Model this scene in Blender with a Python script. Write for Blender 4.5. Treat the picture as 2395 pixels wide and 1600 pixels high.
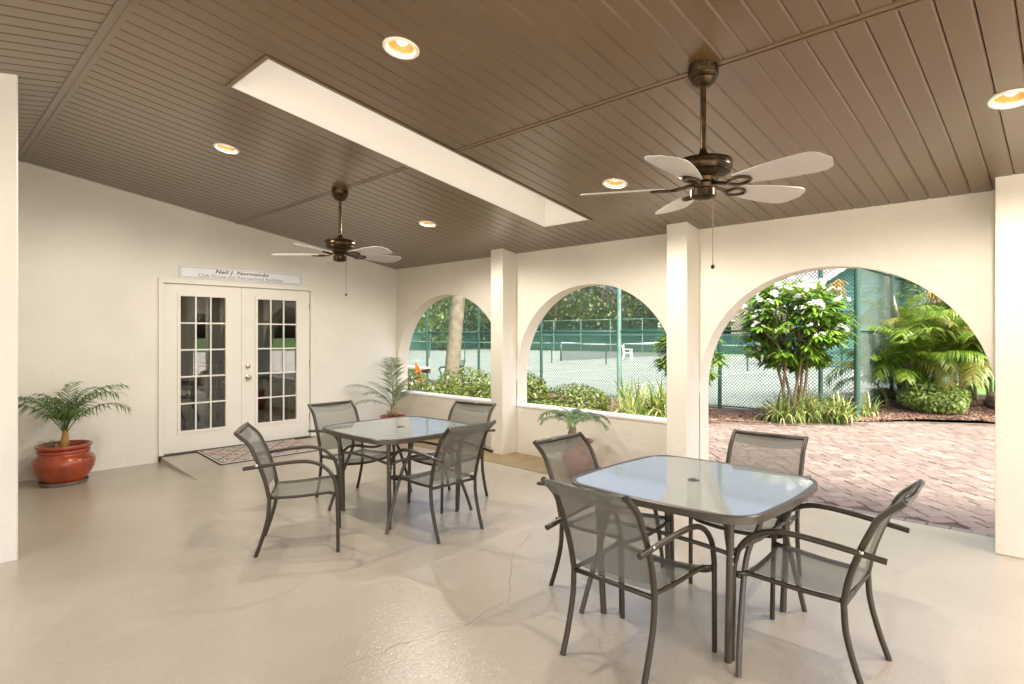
import bpy, math, random
from mathutils import Vector, Matrix, noise as mnoise
R = math.radians
rnd = random.Random(7)
for o in list(bpy.data.objects):
    bpy.data.objects.remove(o)
scene = bpy.context.scene
COL = scene.collection

# ------------------------------------------------------------------ camera, sky, sun, exposure
cam_d = bpy.data.cameras.new('camera')
cam = bpy.data.objects.new('camera', cam_d)
COL.objects.link(cam)
cam.location = (0, 0, 1.5)
cam.rotation_euler = (R(90), 0, R(-46.02))
cam_d.sensor_width = 36
cam_d.lens = 36 * 1354 / 2347
cam_d.shift_y = -16 / 2347
cam_d.clip_start = 0.05
cam_d.clip_end = 800
scene.camera = cam

SUN_EL, SUN_AZ = R(58), math.atan2(-0.30, -0.95)      # azimuth: x = sin, y = cos (towards the sun)
world = bpy.data.worlds.new('World')
scene.world = world
world.use_nodes = True
wn = world.node_tree
sky = wn.nodes.new('ShaderNodeTexSky')
sky.sky_type = 'NISHITA'
sky.sun_disc = False
sky.sun_elevation = SUN_EL
sky.sun_rotation = SUN_AZ
sky.air_density = 0.8
sky.dust_density = 9.0
sky.ozone_density = 0.4
bg = wn.nodes['Background']
bg.inputs['Strength'].default_value = 0.086
wn.links.new(sky.outputs[0], bg.inputs['Color'])

sun_d = bpy.data.lights.new('sun', 'SUN')
sun_d.energy = 0.52
sun_d.angle = R(10)
sun_d.color = (1.0, 0.94, 0.84)
sun = bpy.data.objects.new('sun', sun_d)
COL.objects.link(sun)
sdir = Vector((math.sin(SUN_AZ) * math.cos(SUN_EL), math.cos(SUN_AZ) * math.cos(SUN_EL), math.sin(SUN_EL)))
sun.rotation_euler = sdir.to_track_quat('Z', 'Y').to_euler()
sun.location = sdir * 60

vs = scene.view_settings
vs.view_transform = 'Standard'
vs.look = 'None'
vs.gamma = 1.0
vs.use_curve_mapping = False
vs.exposure = 3.0
cy = scene.cycles
cy.use_denoising = True
try:
    cy.denoiser = 'OPENIMAGEDENOISE'
except Exception:
    pass
cy.max_bounces = 10
cy.diffuse_bounces = 6
cy.glossy_bounces = 4
cy.transmission_bounces = 6
cy.transparent_max_bounces = 24
cy.caustics_reflective = False
cy.caustics_refractive = False
cy.sample_clamp_indirect = 6.0

# ------------------------------------------------------------------ materials
MATS = {}

def _ramp(nt, cols):
    r = nt.nodes.new('ShaderNodeValToRGB')
    e = r.color_ramp.elements
    while len(e) < len(cols):
        e.new(0.5)
    for i, c in enumerate(cols):
        e[i].position = i / (len(cols) - 1)
        e[i].color = (*c, 1)
    return r

def mat(name, col, rough=0.5, metal=0.0, noise=None, bump=None, spec=0.5, coat=0.0, rvar=0.0, world_space=False):
    m = bpy.data.materials.new(name)
    m.use_nodes = True
    nt = m.node_tree
    b = nt.nodes['Principled BSDF']
    b.inputs['Base Color'].default_value = (*col, 1)
    b.inputs['Roughness'].default_value = rough
    b.inputs['Metallic'].default_value = metal
    b.inputs['Specular IOR Level'].default_value = spec
    b.inputs['Coat Weight'].default_value = coat
    if noise or bump or rvar:
        if world_space:
            tc = nt.nodes.new('ShaderNodeNewGeometry').outputs['Position']
        else:
            tc = nt.nodes.new('ShaderNodeTexCoord').outputs['Object']
    if noise:
        sc, amt = noise
        n = nt.nodes.new('ShaderNodeTexNoise')
        n.inputs['Scale'].default_value = sc
        n.inputs['Detail'].default_value = 6
        nt.links.new(tc, n.inputs['Vector'])
        r = _ramp(nt, [tuple(c * (1 - amt) for c in col), tuple(min(1, c * (1 + amt)) for c in col)])
        r.color_ramp.elements[0].position = 0.3
        r.color_ramp.elements[1].position = 0.7
        nt.links.new(n.outputs['Fac'], r.inputs['Fac'])
        nt.links.new(r.outputs['Color'], b.inputs['Base Color'])
    if rvar:
        n2 = nt.nodes.new('ShaderNodeTexNoise')
        n2.inputs['Scale'].default_value = 3.0
        n2.inputs['Detail'].default_value = 5
        nt.links.new(tc, n2.inputs['Vector'])
        mr = nt.nodes.new('ShaderNodeMapRange')
        mr.inputs['To Min'].default_value = max(0.02, rough - rvar)
        mr.inputs['To Max'].default_value = rough + rvar
        nt.links.new(n2.outputs['Fac'], mr.inputs['Value'])
        nt.links.new(mr.outputs[0], b.inputs['Roughness'])
    if bump:
        sc, st = bump
        n = nt.nodes.new('ShaderNodeTexNoise')
        n.inputs['Scale'].default_value = sc
        n.inputs['Detail'].default_value = 5
        nt.links.new(tc, n.inputs['Vector'])
        bp = nt.nodes.new('ShaderNodeBump')
        bp.inputs['Strength'].default_value = st
        bp.inputs['Distance'].default_value = 0.02
        nt.links.new(n.outputs['Fac'], bp.inputs['Height'])
        nt.links.new(bp.outputs['Normal'], b.inputs['Normal'])
    MATS[name] = m
    return m

def leaf_mat(name, cols, rough=0.4, trans=0.35):
    m = bpy.data.materials.new(name)
    m.use_nodes = True
    nt = m.node_tree
    b = nt.nodes['Principled BSDF']
    b.inputs['Roughness'].default_value = rough
    b.inputs['Specular IOR Level'].default_value = 0.45
    g = nt.nodes.new('ShaderNodeNewGeometry')
    r = _ramp(nt, cols)
    nt.links.new(g.outputs['Random Per Island'], r.inputs['Fac'])
    nt.links.new(r.outputs['Color'], b.inputs['Base Color'])
    t = nt.nodes.new('ShaderNodeBsdfTranslucent')
    hs = nt.nodes.new('ShaderNodeHueSaturation')
    hs.inputs['Hue'].default_value = 0.485
    hs.inputs['Value'].default_value = 1.5
    nt.links.new(r.outputs['Color'], hs.inputs['Color'])
    nt.links.new(hs.outputs['Color'], t.inputs['Color'])
    mx = nt.nodes.new('ShaderNodeMixShader')
    mx.inputs[0].default_value = trans
    out = nt.nodes['Material Output']
    nt.links.new(b.outputs[0], mx.inputs[1])
    nt.links.new(t.outputs[0], mx.inputs[2])
    nt.links.new(mx.outputs[0], out.inputs['Surface'])
    MATS[name] = m
    return m

def island_mat(name, cols, rough=0.85, bump=None, obj_random=False):
    """solid material whose colour differs from piece to piece"""
    m = mat(name, cols[0], rough, bump=bump)
    nt = m.node_tree
    b = nt.nodes['Principled BSDF']
    r = _ramp(nt, cols)
    if obj_random:
        src = nt.nodes.new('ShaderNodeObjectInfo').outputs['Random']
    else:
        src = nt.nodes.new('ShaderNodeNewGeometry').outputs['Random Per Island']
    nt.links.new(src, r.inputs['Fac'])
    n = nt.nodes.new('ShaderNodeTexNoise')
    n.inputs['Scale'].default_value = 9
    n.inputs['Detail'].default_value = 6
    gp = nt.nodes.new('ShaderNodeNewGeometry')
    nt.links.new(gp.outputs['Position'], n.inputs['Vector'])
    mx = nt.nodes.new('ShaderNodeMix')
    mx.data_type = 'RGBA'
    mx.blend_type = 'OVERLAY'
    mx.inputs['Factor'].default_value = 0.35
    nt.links.new(r.outputs['Color'], mx.inputs['A'])
    nt.links.new(n.outputs['Fac'], mx.inputs['B'])
    nt.links.new(mx.outputs['Result'], b.inputs['Base Color'])
    return m

mat('stucco', (0.69, 0.65, 0.565), 0.75, noise=(1.6, 0.05), bump=(38, 0.22), world_space=True)
mat('stucco_soft', (0.75, 0.73, 0.67), 0.7, noise=(1.4, 0.05), bump=(45, 0.18), world_space=True)
mat('white_paint', (0.75, 0.73, 0.675), 0.35, noise=(4, 0.02), bump=(40, 0.03))
mat('sill_white', (0.82, 0.80, 0.75), 0.5, noise=(6, 0.04), bump=(50, 0.06), world_space=True)
mat('shaft_white', (0.74, 0.72, 0.67), 0.7, bump=(70, 0.05))
mat('soffit', (0.088, 0.047, 0.013), 0.36, noise=(2.2, 0.10), bump=(130, 0.03), spec=0.6, coat=0.65, world_space=True)
MATS['soffit'].node_tree.nodes['Principled BSDF'].inputs['Coat Roughness'].default_value = 0.28
MATS['soffit'].node_tree.nodes['Principled BSDF'].inputs['Coat IOR'].default_value = 1.7
mat('soffit_dark', (0.05, 0.036, 0.024), 0.6)
mat('roofing', (0.25, 0.2, 0.17), 0.9)
mat('ochre_strip', (0.30, 0.225, 0.115), 0.55, noise=(7, 0.18), bump=(45, 0.15), world_space=True)
mat('deck_concrete', (0.64, 0.61, 0.55), 0.8, noise=(1.5, 0.06), world_space=True)
mat('pool_water', (0.06, 0.25, 0.38), 0.05, noise=(2, 0.1))
mat('crack', (0.22, 0.18, 0.14), 0.9)
mat('bronze_metal', (0.044, 0.034, 0.021), 0.34, metal=0.15, noise=(30, 0.08))
mat('table_frame', (0.075, 0.062, 0.046), 0.34, metal=0.15, noise=(30, 0.08))
mat('screw', (0.6, 0.57, 0.5), 0.25, metal=1)
mat('fan_bronze', (0.055, 0.036, 0.018), 0.28, metal=0.85, noise=(14, 0.5))
mat('fan_blade', (0.40, 0.365, 0.345), 0.32, noise=(5, 0.05))
mat('gold_reflector', (0.46, 0.25, 0.085), 0.5, metal=0.2)
mat('ring_white', (0.8, 0.74, 0.62), 0.4)
mat('terracotta', (0.30, 0.046, 0.013), 0.26, noise=(6, 0.28), coat=0.5, bump=(14, 0.04))
mat('soil', (0.045, 0.03, 0.02), 0.95, bump=(40, 0.6))
mat('clear_saucer', (0.62, 0.57, 0.5), 0.12, spec=0.8)
mat('palm_bark', (0.24, 0.17, 0.10), 0.85, noise=(16, 0.35), bump=(30, 0.5))
mat('orange_stem', (0.42, 0.22, 0.05), 0.5, noise=(9, 0.25))
mat('palm_trunk', (0.15, 0.14, 0.095), 0.9, noise=(6, 0.28), bump=(18, 0.5))
mat('pale_trunk', (0.52, 0.47, 0.40), 0.85, noise=(9, 0.18), bump=(20, 0.3))
mat('stem_brown', (0.23, 0.17, 0.11), 0.8, noise=(14, 0.25), bump=(40, 0.3))
mat('cane_green', (0.24, 0.28, 0.08), 0.5, noise=(12, 0.2))
mat('tree_bark', (0.10, 0.075, 0.05), 0.9, noise=(8, 0.3), bump=(15, 0.5))
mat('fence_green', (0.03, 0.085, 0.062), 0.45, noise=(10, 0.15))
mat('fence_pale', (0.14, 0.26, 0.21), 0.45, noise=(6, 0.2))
mat('wire_green', (0.03, 0.075, 0.055), 0.5)
mat('net_black', (0.03, 0.045, 0.04), 0.8)
mat('net_tape', (0.85, 0.85, 0.82), 0.6)
mat('white_plastic', (0.82, 0.82, 0.80), 0.35)
mat('court', (0.145, 0.182, 0.157), 0.9, noise=(0.35, 0.10), bump=(60, 0.1), world_space=True)
mat('court_line', (0.36, 0.41, 0.37), 0.8)
mat('lawn', (0.07, 0.16, 0.03), 0.95, noise=(1.5, 0.3), bump=(30, 0.5), world_space=True)
mat('mulch_base', (0.10, 0.062, 0.042), 0.95, noise=(12, 0.4), bump=(25, 0.9), world_space=True)
mat('joint_sand', (0.06, 0.042, 0.03), 0.95, noise=(20, 0.2), world_space=True)
mat('rock', (0.26, 0.21, 0.17), 0.9, noise=(5, 0.4), bump=(9, 0.9))
mat('orange_paint', (0.75, 0.13, 0.02), 0.4, noise=(8, 0.1))
mat('bench_grey', (0.34, 0.34, 0.31), 0.8, noise=(10, 0.15), bump=(30, 0.2))
mat('pink_stucco', (0.62, 0.47, 0.40), 0.9, noise=(1, 0.05))
mat('grey_roof', (0.16, 0.155, 0.15), 0.9, noise=(3, 0.25))
mat('teal_siding', (0.13, 0.30, 0.27), 0.6, noise=(3, 0.08))
mat('trim_white', (0.8, 0.79, 0.75), 0.5)
mat('dark_opening', (0.03, 0.035, 0.035), 0.25)
mat('sign_board', (0.78, 0.80, 0.84), 0.3)
mat('sign_ink', (0.05, 0.04, 0.03), 0.5)
mat('sign_grey', (0.22, 0.20, 0.18), 0.5)
mat('knob_metal', (0.45, 0.38, 0.26), 0.22, metal=1)
mat('hinge_metal', (0.30, 0.24, 0.14), 0.35, metal=1)
mat('room_wall', (0.33, 0.29, 0.19), 0.9, noise=(2, 0.05))
mat('room_floor', (0.16, 0.19, 0.17), 0.6, noise=(4, 0.1))
mat('rattan', (0.42, 0.27, 0.09), 0.5, noise=(20, 0.2))
mat('cushion', (0.30, 0.36, 0.30), 0.9)
mat('dark_wood', (0.07, 0.045, 0.025), 0.35, noise=(6, 0.2))
mat('seed_tan', (0.55, 0.33, 0.10), 0.7, noise=(30, 0.2))
mat('mat_rubber', (0.03, 0.022, 0.018), 0.9)
mat('chain_metal', (0.25, 0.2, 0.13), 0.4, metal=0.9)
island_mat('paver', [(0.108, 0.080, 0.066), (0.158, 0.126, 0.108), (0.130, 0.100, 0.084), (0.185, 0.152, 0.132), (0.118, 0.090, 0.075)], 0.85, bump=(80, 0.2), obj_random=True)
island_mat('paver_field', [(0.108, 0.080, 0.066), (0.158, 0.126, 0.108), (0.130, 0.100, 0.084), (0.185, 0.152, 0.132), (0.118, 0.090, 0.075)], 0.85)
island_mat('paver_dark', [(0.13, 0.11, 0.10), (0.17, 0.15, 0.13), (0.15, 0.13, 0.115)], 0.9, bump=(80, 0.2), obj_random=True)
island_mat('mulch_chip', [(0.10, 0.055, 0.035), (0.17, 0.10, 0.065), (0.22, 0.14, 0.10), (0.075, 0.04, 0.028), (0.30, 0.22, 0.17)], 0.95)
leaf_mat('leaf_potted', [(0.042, 0.106, 0.016), (0.072, 0.150, 0.027), (0.108, 0.188, 0.041)], 0.35, 0.25)
leaf_mat('leaf_potted_pale', [(0.077, 0.138, 0.043), (0.110, 0.184, 0.060), (0.154, 0.218, 0.085)], 0.3, 0.25)
leaf_mat('leaf_hedge', [(0.03, 0.06, 0.007), (0.07, 0.11, 0.012), (0.14, 0.18, 0.02), (0.045, 0.075, 0.009)], 0.3, 0.3)
leaf_mat('leaf_lily', [(0.068, 0.135, 0.027), (0.135, 0.216, 0.041), (0.405, 0.432, 0.162), (0.095, 0.162, 0.027), (0.567, 0.567, 0.270)], 0.4, 0.3)
leaf_mat('leaf_plumeria', [(0.05, 0.13, 0.012), (0.10, 0.22, 0.02), (0.20, 0.33, 0.035), (0.065, 0.15, 0.014)], 0.35, 0.3)
leaf_mat('leaf_areca', [(0.05, 0.12, 0.012), (0.10, 0.19, 0.017), (0.19, 0.27, 0.03), (0.07, 0.145, 0.013)], 0.35, 0.4)
leaf_mat('leaf_areca_gold', [(0.16, 0.19, 0.03), (0.28, 0.25, 0.05), (0.10, 0.16, 0.025)], 0.4, 0.4)
leaf_mat('leaf_round', [(0.10, 0.19, 0.035), (0.20, 0.30, 0.06), (0.32, 0.40, 0.12), (0.13, 0.22, 0.04)], 0.35, 0.3)
leaf_mat('leaf_tree', [(0.045, 0.075, 0.026), (0.090, 0.128, 0.039), (0.144, 0.180, 0.065), (0.063, 0.090, 0.033)], 0.5, 0.25)
leaf_mat('leaf_tree_light', [(0.070, 0.130, 0.033), (0.140, 0.208, 0.055), (0.196, 0.260, 0.077)], 0.5, 0.3)
leaf_mat('petal', [(0.80, 0.80, 0.74), (0.86, 0.86, 0.83)], 0.5, 0.25)

def emit_mat(name, col, s):
    m = bpy.data.materials.new(name)
    m.use_nodes = True
    nt = m.node_tree
    nt.nodes.remove(nt.nodes['Principled BSDF'])
    e = nt.nodes.new('ShaderNodeEmission')
    e.inputs['Color'].default_value = (*col, 1)
    e.inputs['Strength'].default_value = s
    nt.links.new(e.outputs[0], nt.nodes['Material Output'].inputs['Surface'])
    MATS[name] = m
emit_mat('bulb_glow', (1.0, 0.78, 0.5), 0.75)

def glass_mix(name, body_col, transp, tint, rough=0.02, ior=1.5, bump=None):
    """sheet glass: clear/frosted body under a Fresnel reflection"""
    m = bpy.data.materials.new(name)
    m.use_nodes = True
    nt = m.node_tree
    nt.nodes.remove(nt.nodes['Principled BSDF'])
    d = nt.nodes.new('ShaderNodeBsdfDiffuse')
    d.inputs['Color'].default_value = (*body_col, 1)
    t = nt.nodes.new('ShaderNodeBsdfTransparent')
    t.inputs['Color'].default_value = (*tint, 1)
    mx = nt.nodes.new('ShaderNodeMixShader')
    mx.inputs[0].default_value = transp
    nt.links.new(d.outputs[0], mx.inputs[1])
    nt.links.new(t.outputs[0], mx.inputs[2])
    g = nt.nodes.new('ShaderNodeBsdfGlossy')
    g.inputs['Roughness'].default_value = rough
    f = nt.nodes.new('ShaderNodeFresnel')
    f.inputs['IOR'].default_value = ior
    mx2 = nt.nodes.new('ShaderNodeMixShader')
    nt.links.new(f.outputs[0], mx2.inputs[0])
    nt.links.new(mx.outputs[0], mx2.inputs[1])
    nt.links.new(g.outputs[0], mx2.inputs[2])
    if bump:
        tc = nt.nodes.new('ShaderNodeTexCoord')
        n = nt.nodes.new('ShaderNodeTexNoise')
        n.inputs['Scale'].default_value = bump[0]
        nt.links.new(tc.outputs['Object'], n.inputs['Vector'])
        bp = nt.nodes.new('ShaderNodeBump')
        bp.inputs['Strength'].default_value = bump[1]
        bp.inputs['Distance'].default_value = 0.01
        nt.links.new(n.outputs['Fac'], bp.inputs['Height'])
        nt.links.new(bp.outputs[0], g.inputs['Normal'])
    nt.links.new(mx2.outputs[0], nt.nodes['Material Output'].inputs['Surface'])
    MATS[name] = m
glass_mix('table_glass', (0.41, 0.45, 0.44), 0.30, (0.8, 0.9, 0.88), 0.012, 2.0, bump=(45, 0.02))
glass_mix('door_glass', (0.02, 0.02, 0.015), 0.92, (0.88, 0.92, 0.88), 0.005, 1.9)
glass_mix('saucer_clear', (0.35, 0.30, 0.24), 0.55, (0.9, 0.9, 0.88), 0.05, 1.4)
glass_mix('window_glass', (0.02, 0.025, 0.03), 0.1, (0.5, 0.55, 0.55), 0.02, 1.6)

def mesh_fabric(name, col, transp, scale=420):
    """woven sling / windscreen: threads with see-through gaps"""
    m = bpy.data.materials.new(name)
    m.use_nodes = True
    nt = m.node_tree
    b = nt.nodes['Principled BSDF']
    b.inputs['Roughness'].default_value = 0.5
    b.inputs['Specular IOR Level'].default_value = 0.4
    tc = nt.nodes.new('ShaderNodeTexCoord')
    n = nt.nodes.new('ShaderNodeTexNoise')
    n.inputs['Scale'].default_value = scale
    nt.links.new(tc.outputs['Object'], n.inputs['Vector'])
    r = _ramp(nt, [tuple(c * 0.75 for c in col), tuple(c * 1.2 for c in col)])
    nt.links.new(n.outputs['Fac'], r.inputs['Fac'])
    nt.links.new(r.outputs['Color'], b.inputs['Base Color'])
    t = nt.nodes.new('ShaderNodeBsdfTransparent')
    mx = nt.nodes.new('ShaderNodeMixShader')
    mx.inputs[0].default_value = transp
    nt.links.new(b.outputs[0], mx.inputs[1])
    nt.links.new(t.outputs[0], mx.inputs[2])
    nt.links.new(mx.outputs[0], nt.nodes['Material Output'].inputs['Surface'])
    MATS[name] = m
mesh_fabric('sling', (0.155, 0.152, 0.128), 0.33)
mesh_fabric('windscreen', (0.045, 0.13, 0.10), 0.25, 40)
mesh_fabric('windscreen_thin', (0.06, 0.22, 0.17), 0.5, 40)
mesh_fabric('net_weave', (0.04, 0.06, 0.055), 0.45, 200)

def skylight_mat():
    m = bpy.data.materials.new('skylight_acrylic')
    m.use_nodes = True
    nt = m.node_tree
    nt.nodes.remove(nt.nodes['Principled BSDF'])
    t = nt.nodes.new('ShaderNodeBsdfTranslucent')
    t.inputs['Color'].default_value = (0.52, 0.515, 0.50, 1)
    nt.links.new(t.outputs[0], nt.nodes['Material Output'].inputs['Surface'])
    MATS['skylight_acrylic'] = m
skylight_mat()

def floor_mat():
    m = mat('floor_paint', (0.47, 0.41, 0.315), 0.24, world_space=True)
    nt = m.node_tree
    b = nt.nodes['Principled BSDF']
    pos = nt.nodes.new('ShaderNodeNewGeometry').outputs['Position']
    def noise(sc, det=6, rough=0.6):
        n = nt.nodes.new('ShaderNodeTexNoise')
        n.inputs['Scale'].default_value = sc
        n.inputs['Detail'].default_value = det
        n.inputs['Roughness'].default_value = rough
        nt.links.new(pos, n.inputs['Vector'])
        return n.outputs['Fac']
    big = _ramp(nt, [(0.37, 0.325, 0.255), (0.415, 0.37, 0.295), (0.455, 0.41, 0.335)])
    big.color_ramp.elements[0].position = 0.3
    big.color_ramp.elements[2].position = 0.72
    nt.links.new(noise(0.7, 3, 0.5), big.inputs['Fac'])
    # small dark pits and specks
    sp = nt.nodes.new('ShaderNodeTexVoronoi')
    sp.inputs['Scale'].default_value = 26
    nt.links.new(pos, sp.inputs['Vector'])
    nsp = noise(5, 3)
    sub = nt.nodes.new('ShaderNodeMath')
    sub.operation = 'MULTIPLY_ADD'
    sub.inputs[1].default_value = -0.2
    sub.inputs[2].default_value = 0.19
    nt.links.new(nsp, sub.inputs[0])
    lt = nt.nodes.new('ShaderNodeMath')
    lt.operation = 'LESS_THAN'
    nt.links.new(sp.outputs['Distance'], lt.inputs[0])
    nt.links.new(sub.outputs[0], lt.inputs[1])
    mx = nt.nodes.new('ShaderNodeMix')
    mx.data_type = 'RGBA'
    ml = nt.nodes.new('ShaderNodeMath')
    ml.operation = 'MULTIPLY'
    ml.inputs[1].default_value = 0.55
    nt.links.new(lt.outputs[0], ml.inputs[0])
    nt.links.new(ml.outputs[0], mx.inputs['Factor'])
    nt.links.new(big.outputs['Color'], mx.inputs['A'])
    mx.inputs['B'].default_value = (0.2, 0.16, 0.11, 1)
    nt.links.new(mx.outputs['Result'], b.inputs['Base Color'])
    mr = nt.nodes.new('ShaderNodeMapRange')
    mr.inputs['From Min'].default_value = 0.3
    mr.inputs['From Max'].default_value = 0.7
    mr.inputs['To Min'].default_value = 0.15
    mr.inputs['To Max'].default_value = 0.25
    nt.links.new(noise(2.2), mr.inputs['Value'])
    nt.links.new(mr.outputs[0], b.inputs['Roughness'])
    # trowel marks + grit
    mp = nt.nodes.new('ShaderNodeMapping')
    mp.inputs['Rotation'].default_value = (0, 0, R(30))
    mp.inputs['Scale'].default_value = (1, 3.2, 1)
    nt.links.new(pos, mp.inputs['Vector'])
    tn = nt.nodes.new('ShaderNodeTexNoise')
    tn.inputs['Scale'].default_value = 24
    tn.inputs['Detail'].default_value = 8
    tn.inputs['Distortion'].default_value = 1.2
    nt.links.new(mp.outputs[0], tn.inputs['Vector'])
    b1 = nt.nodes.new('ShaderNodeBump')
    b1.inputs['Strength'].default_value = 0.30
    b1.inputs['Distance'].default_value = 0.006
    nt.links.new(tn.outputs['Fac'], b1.inputs['Height'])
    b2 = nt.nodes.new('ShaderNodeBump')
    b2.inputs['Strength'].default_value = 0.2
    b2.inputs['Distance'].default_value = 0.004
    nt.links.new(noise(120, 3), b2.inputs['Height'])
    nt.links.new(b1.outputs[0], b2.inputs['Normal'])
    nt.links.new(b2.outputs[0], b.inputs['Normal'])
floor_mat()

def doormat_mat():
    m = mat('doormat_print', (0.6, 0.55, 0.5), 0.95, bump=(300, 0.3))
    nt = m.node_tree
    b = nt.nodes['Principled BSDF']
    tc = nt.nodes.new('ShaderNodeTexCoord').outputs['Object']
    mp = nt.nodes.new('ShaderNodeMapping')
    mp.inputs['Rotation'].default_value = (0, 0, R(45))
    mp.inputs['Scale'].default_value = (5.5, 5.5, 5.5)
    nt.links.new(tc, mp.inputs['Vector'])
    v = nt.nodes.new('ShaderNodeTexVoronoi')
    v.inputs['Scale'].default_value = 1
    v.inputs['Randomness'].default_value = 0.0
    v.distance = 'CHEBYCHEV'
    nt.links.new(mp.outputs[0], v.inputs['Vector'])
    rings = nt.nodes.new('ShaderNodeValToRGB')
    e = rings.color_ramp.elements
    rings.color_ramp.interpolation = 'CONSTANT'
    cols = [(0.0, (0.68, 0.64, 0.58)), (0.10, (0.45, 0.20, 0.07)), (0.17, (0.68, 0.64, 0.58)), (0.25, (0.38, 0.06, 0.04)),
            (0.30, (0.66, 0.62, 0.56)), (0.41, (0.05, 0.035, 0.03)), (0.44, (0.6, 0.56, 0.5)), (0.465, (0.05, 0.035, 0.03))]
    while len(e) < len(cols):
        e.new(0.5)
    for i, (p, c) in enumerate(cols):
        e[i].position = p
        e[i].color = (*c, 1)
    nt.links.new(v.outputs['Distance'], rings.inputs['Fac'])
    n = nt.nodes.new('ShaderNodeTexNoise')
    n.inputs['Scale'].default_value = 30
    nt.links.new(tc, n.inputs['Vector'])
    gt = nt.nodes.new('ShaderNodeMath')
    gt.operation = 'GREATER_THAN'
    gt.inputs[1].default_value = 0.58
    nt.links.new(n.outputs['Fac'], gt.inputs[0])
    mx = nt.nodes.new('ShaderNodeMix')
    mx.data_type = 'RGBA'
    nt.links.new(gt.outputs[0], mx.inputs['Factor'])
    nt.links.new(rings.outputs['Color'], mx.inputs['A'])
    mx.inputs['B'].default_value = (0.25, 0.22, 0.20, 1)
    nt.links.new(mx.outputs['Result'], b.inputs['Base Color'])
doormat_mat()

# ------------------------------------------------------------------ mesh helpers
class MB:
    def __init__(self):
        self.v, self.f = [], []
    def quad(self, a, b, c, d):
        n = len(self.v)
        self.v += [tuple(a), tuple(b), tuple(c), tuple(d)]
        self.f.append((n, n + 1, n + 2, n + 3))
    def box(self, x0, x1, y0, y1, z0, z1):
        self.hexa([(x0, y0, z0), (x1, y0, z0), (x1, y1, z0), (x0, y1, z0), (x0, y0, z1), (x1, y0, z1), (x1, y1, z1), (x0, y1, z1)])
        return self
    def hexa(self, p):
        n = len(self.v)
        self.v += [tuple(q) for q in p]
        self.f += [(n, n + 3, n + 2, n + 1), (n + 4, n + 5, n + 6, n + 7), (n, n + 1, n + 5, n + 4), (n + 1, n + 2, n + 6, n + 5),
                   (n + 2, n + 3, n + 7, n + 6), (n + 3, n, n + 4, n + 7)]
        return self
    def tube(self, pts, r, sides=8, cap=True):
        pts = [Vector(p) for p in pts]
        rr = r if isinstance(r, (list, tuple)) else [r] * len(pts)
        n0 = len(self.v)
        prev = None
        for i, p in enumerate(pts):
            if i == 0:
                t = pts[1] - pts[0]
            elif i == len(pts) - 1:
                t = pts[-1] - pts[-2]
            else:
                t = (pts[i + 1] - pts[i]).normalized() + (pts[i] - pts[i - 1]).normalized()
            if t.length < 1e-9:
                t = Vector((0, 0, 1))
            t.normalize()
            if prev is None:
                a = Vector((0, 0, 1)) if abs(t.z) < 0.9 else Vector((1, 0, 0))
                u = t.cross(a).normalized()
            else:
                u = (prev - t * prev.dot(t))
                if u.length < 1e-6:
                    u = t.orthogonal()
                u.normalize()
            prev = u
            w = t.cross(u)
            for k in range(sides):
                an = 2 * math.pi * k / sides
                self.v.append(tuple(p + (u * math.cos(an) + w * math.sin(an)) * rr[i]))
        for i in range(len(pts) - 1):
            for k in range(sides):
                a = n0 + i * sides + k
                b = n0 + i * sides + (k + 1) % sides
                self.f.append((a, b, b + sides, a + sides))
        if cap:
            self.f.append(tuple(n0 + k for k in reversed(range(sides))))
            m = n0 + (len(pts) - 1) * sides
            self.f.append(tuple(m + k for k in range(sides)))
        return self
    def lathe(self, prof, seg=32, center=(0, 0, 0), ridge=None):
        n0 = len(self.v)
        for (r, z) in prof:
            for k in range(seg):
                a = 2 * math.pi * k / seg
                rr = r + (ridge(a, z) if ridge else 0)
                self.v.append((center[0] + rr * math.cos(a), center[1] + rr * math.sin(a), center[2] + z))
        for i in range(len(prof) - 1):
            for k in range(seg):
                a = n0 + i * seg + k
                b = n0 + i * seg + (k + 1) % seg
                self.f.append((a, b, b + seg, a + seg))
        return self
    def disc(self, c, r, seg=24, nz=1):
        n0 = len(self.v)
        for k in range(seg):
            a = 2 * math.pi * k / seg
            self.v.append((c[0] + r * math.cos(a), c[1] + r * math.sin(a), c[2]))
        self.f.append(tuple(n0 + k for k in (range(seg) if nz > 0 else reversed(range(seg)))))
        return self
    def prism(self, poly, z0, z1):
        n = len(poly)
        n0 = len(self.v)
        self.v += [(p[0], p[1], z0) for p in poly] + [(p[0], p[1], z1) for p in poly]
        self.f.append(tuple(n0 + k for k in reversed(range(n))))
        self.f.append(tuple(n0 + n + k for k in range(n)))
        for k in range(n):
            j = (k + 1) % n
            self.f.append((n0 + k, n0 + j, n0 + n + j, n0 + n + k))
        return self
    def mesh(self, name, m, smooth=False, angle=None):
        me = bpy.data.meshes.new(name)
        me.from_pydata(self.v, [], self.f)
        me.materials.append(MATS[m])
        if smooth:
            me.polygons.foreach_set('use_smooth', [True] * len(me.polygons))
            if angle:
                me.set_sharp_from_angle(angle=R(angle))
        me.update()
        return me
    def build(self, name, m, parent=None, smooth=False, angle=None, loc=None):
        return link(name, self.mesh(name, m, smooth, angle), parent, loc)

def link(name, me, parent=None, loc=None, rot=None, scale=None):
    o = bpy.data.objects.new(name, me)
    COL.objects.link(o)
    if parent:
        o.parent = parent
    if loc is not None:
        o.location = loc
    if rot is not None:
        o.rotation_euler = rot
    if scale is not None:
        o.scale = scale
    return o

def tag(o, label=None, cat=None, group=None, kind=None):
    if label:
        o['label'] = label
    if cat:
        o['category'] = cat
    if group:
        o['group'] = group
    if kind:
        o['kind'] = kind
    return o

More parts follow.
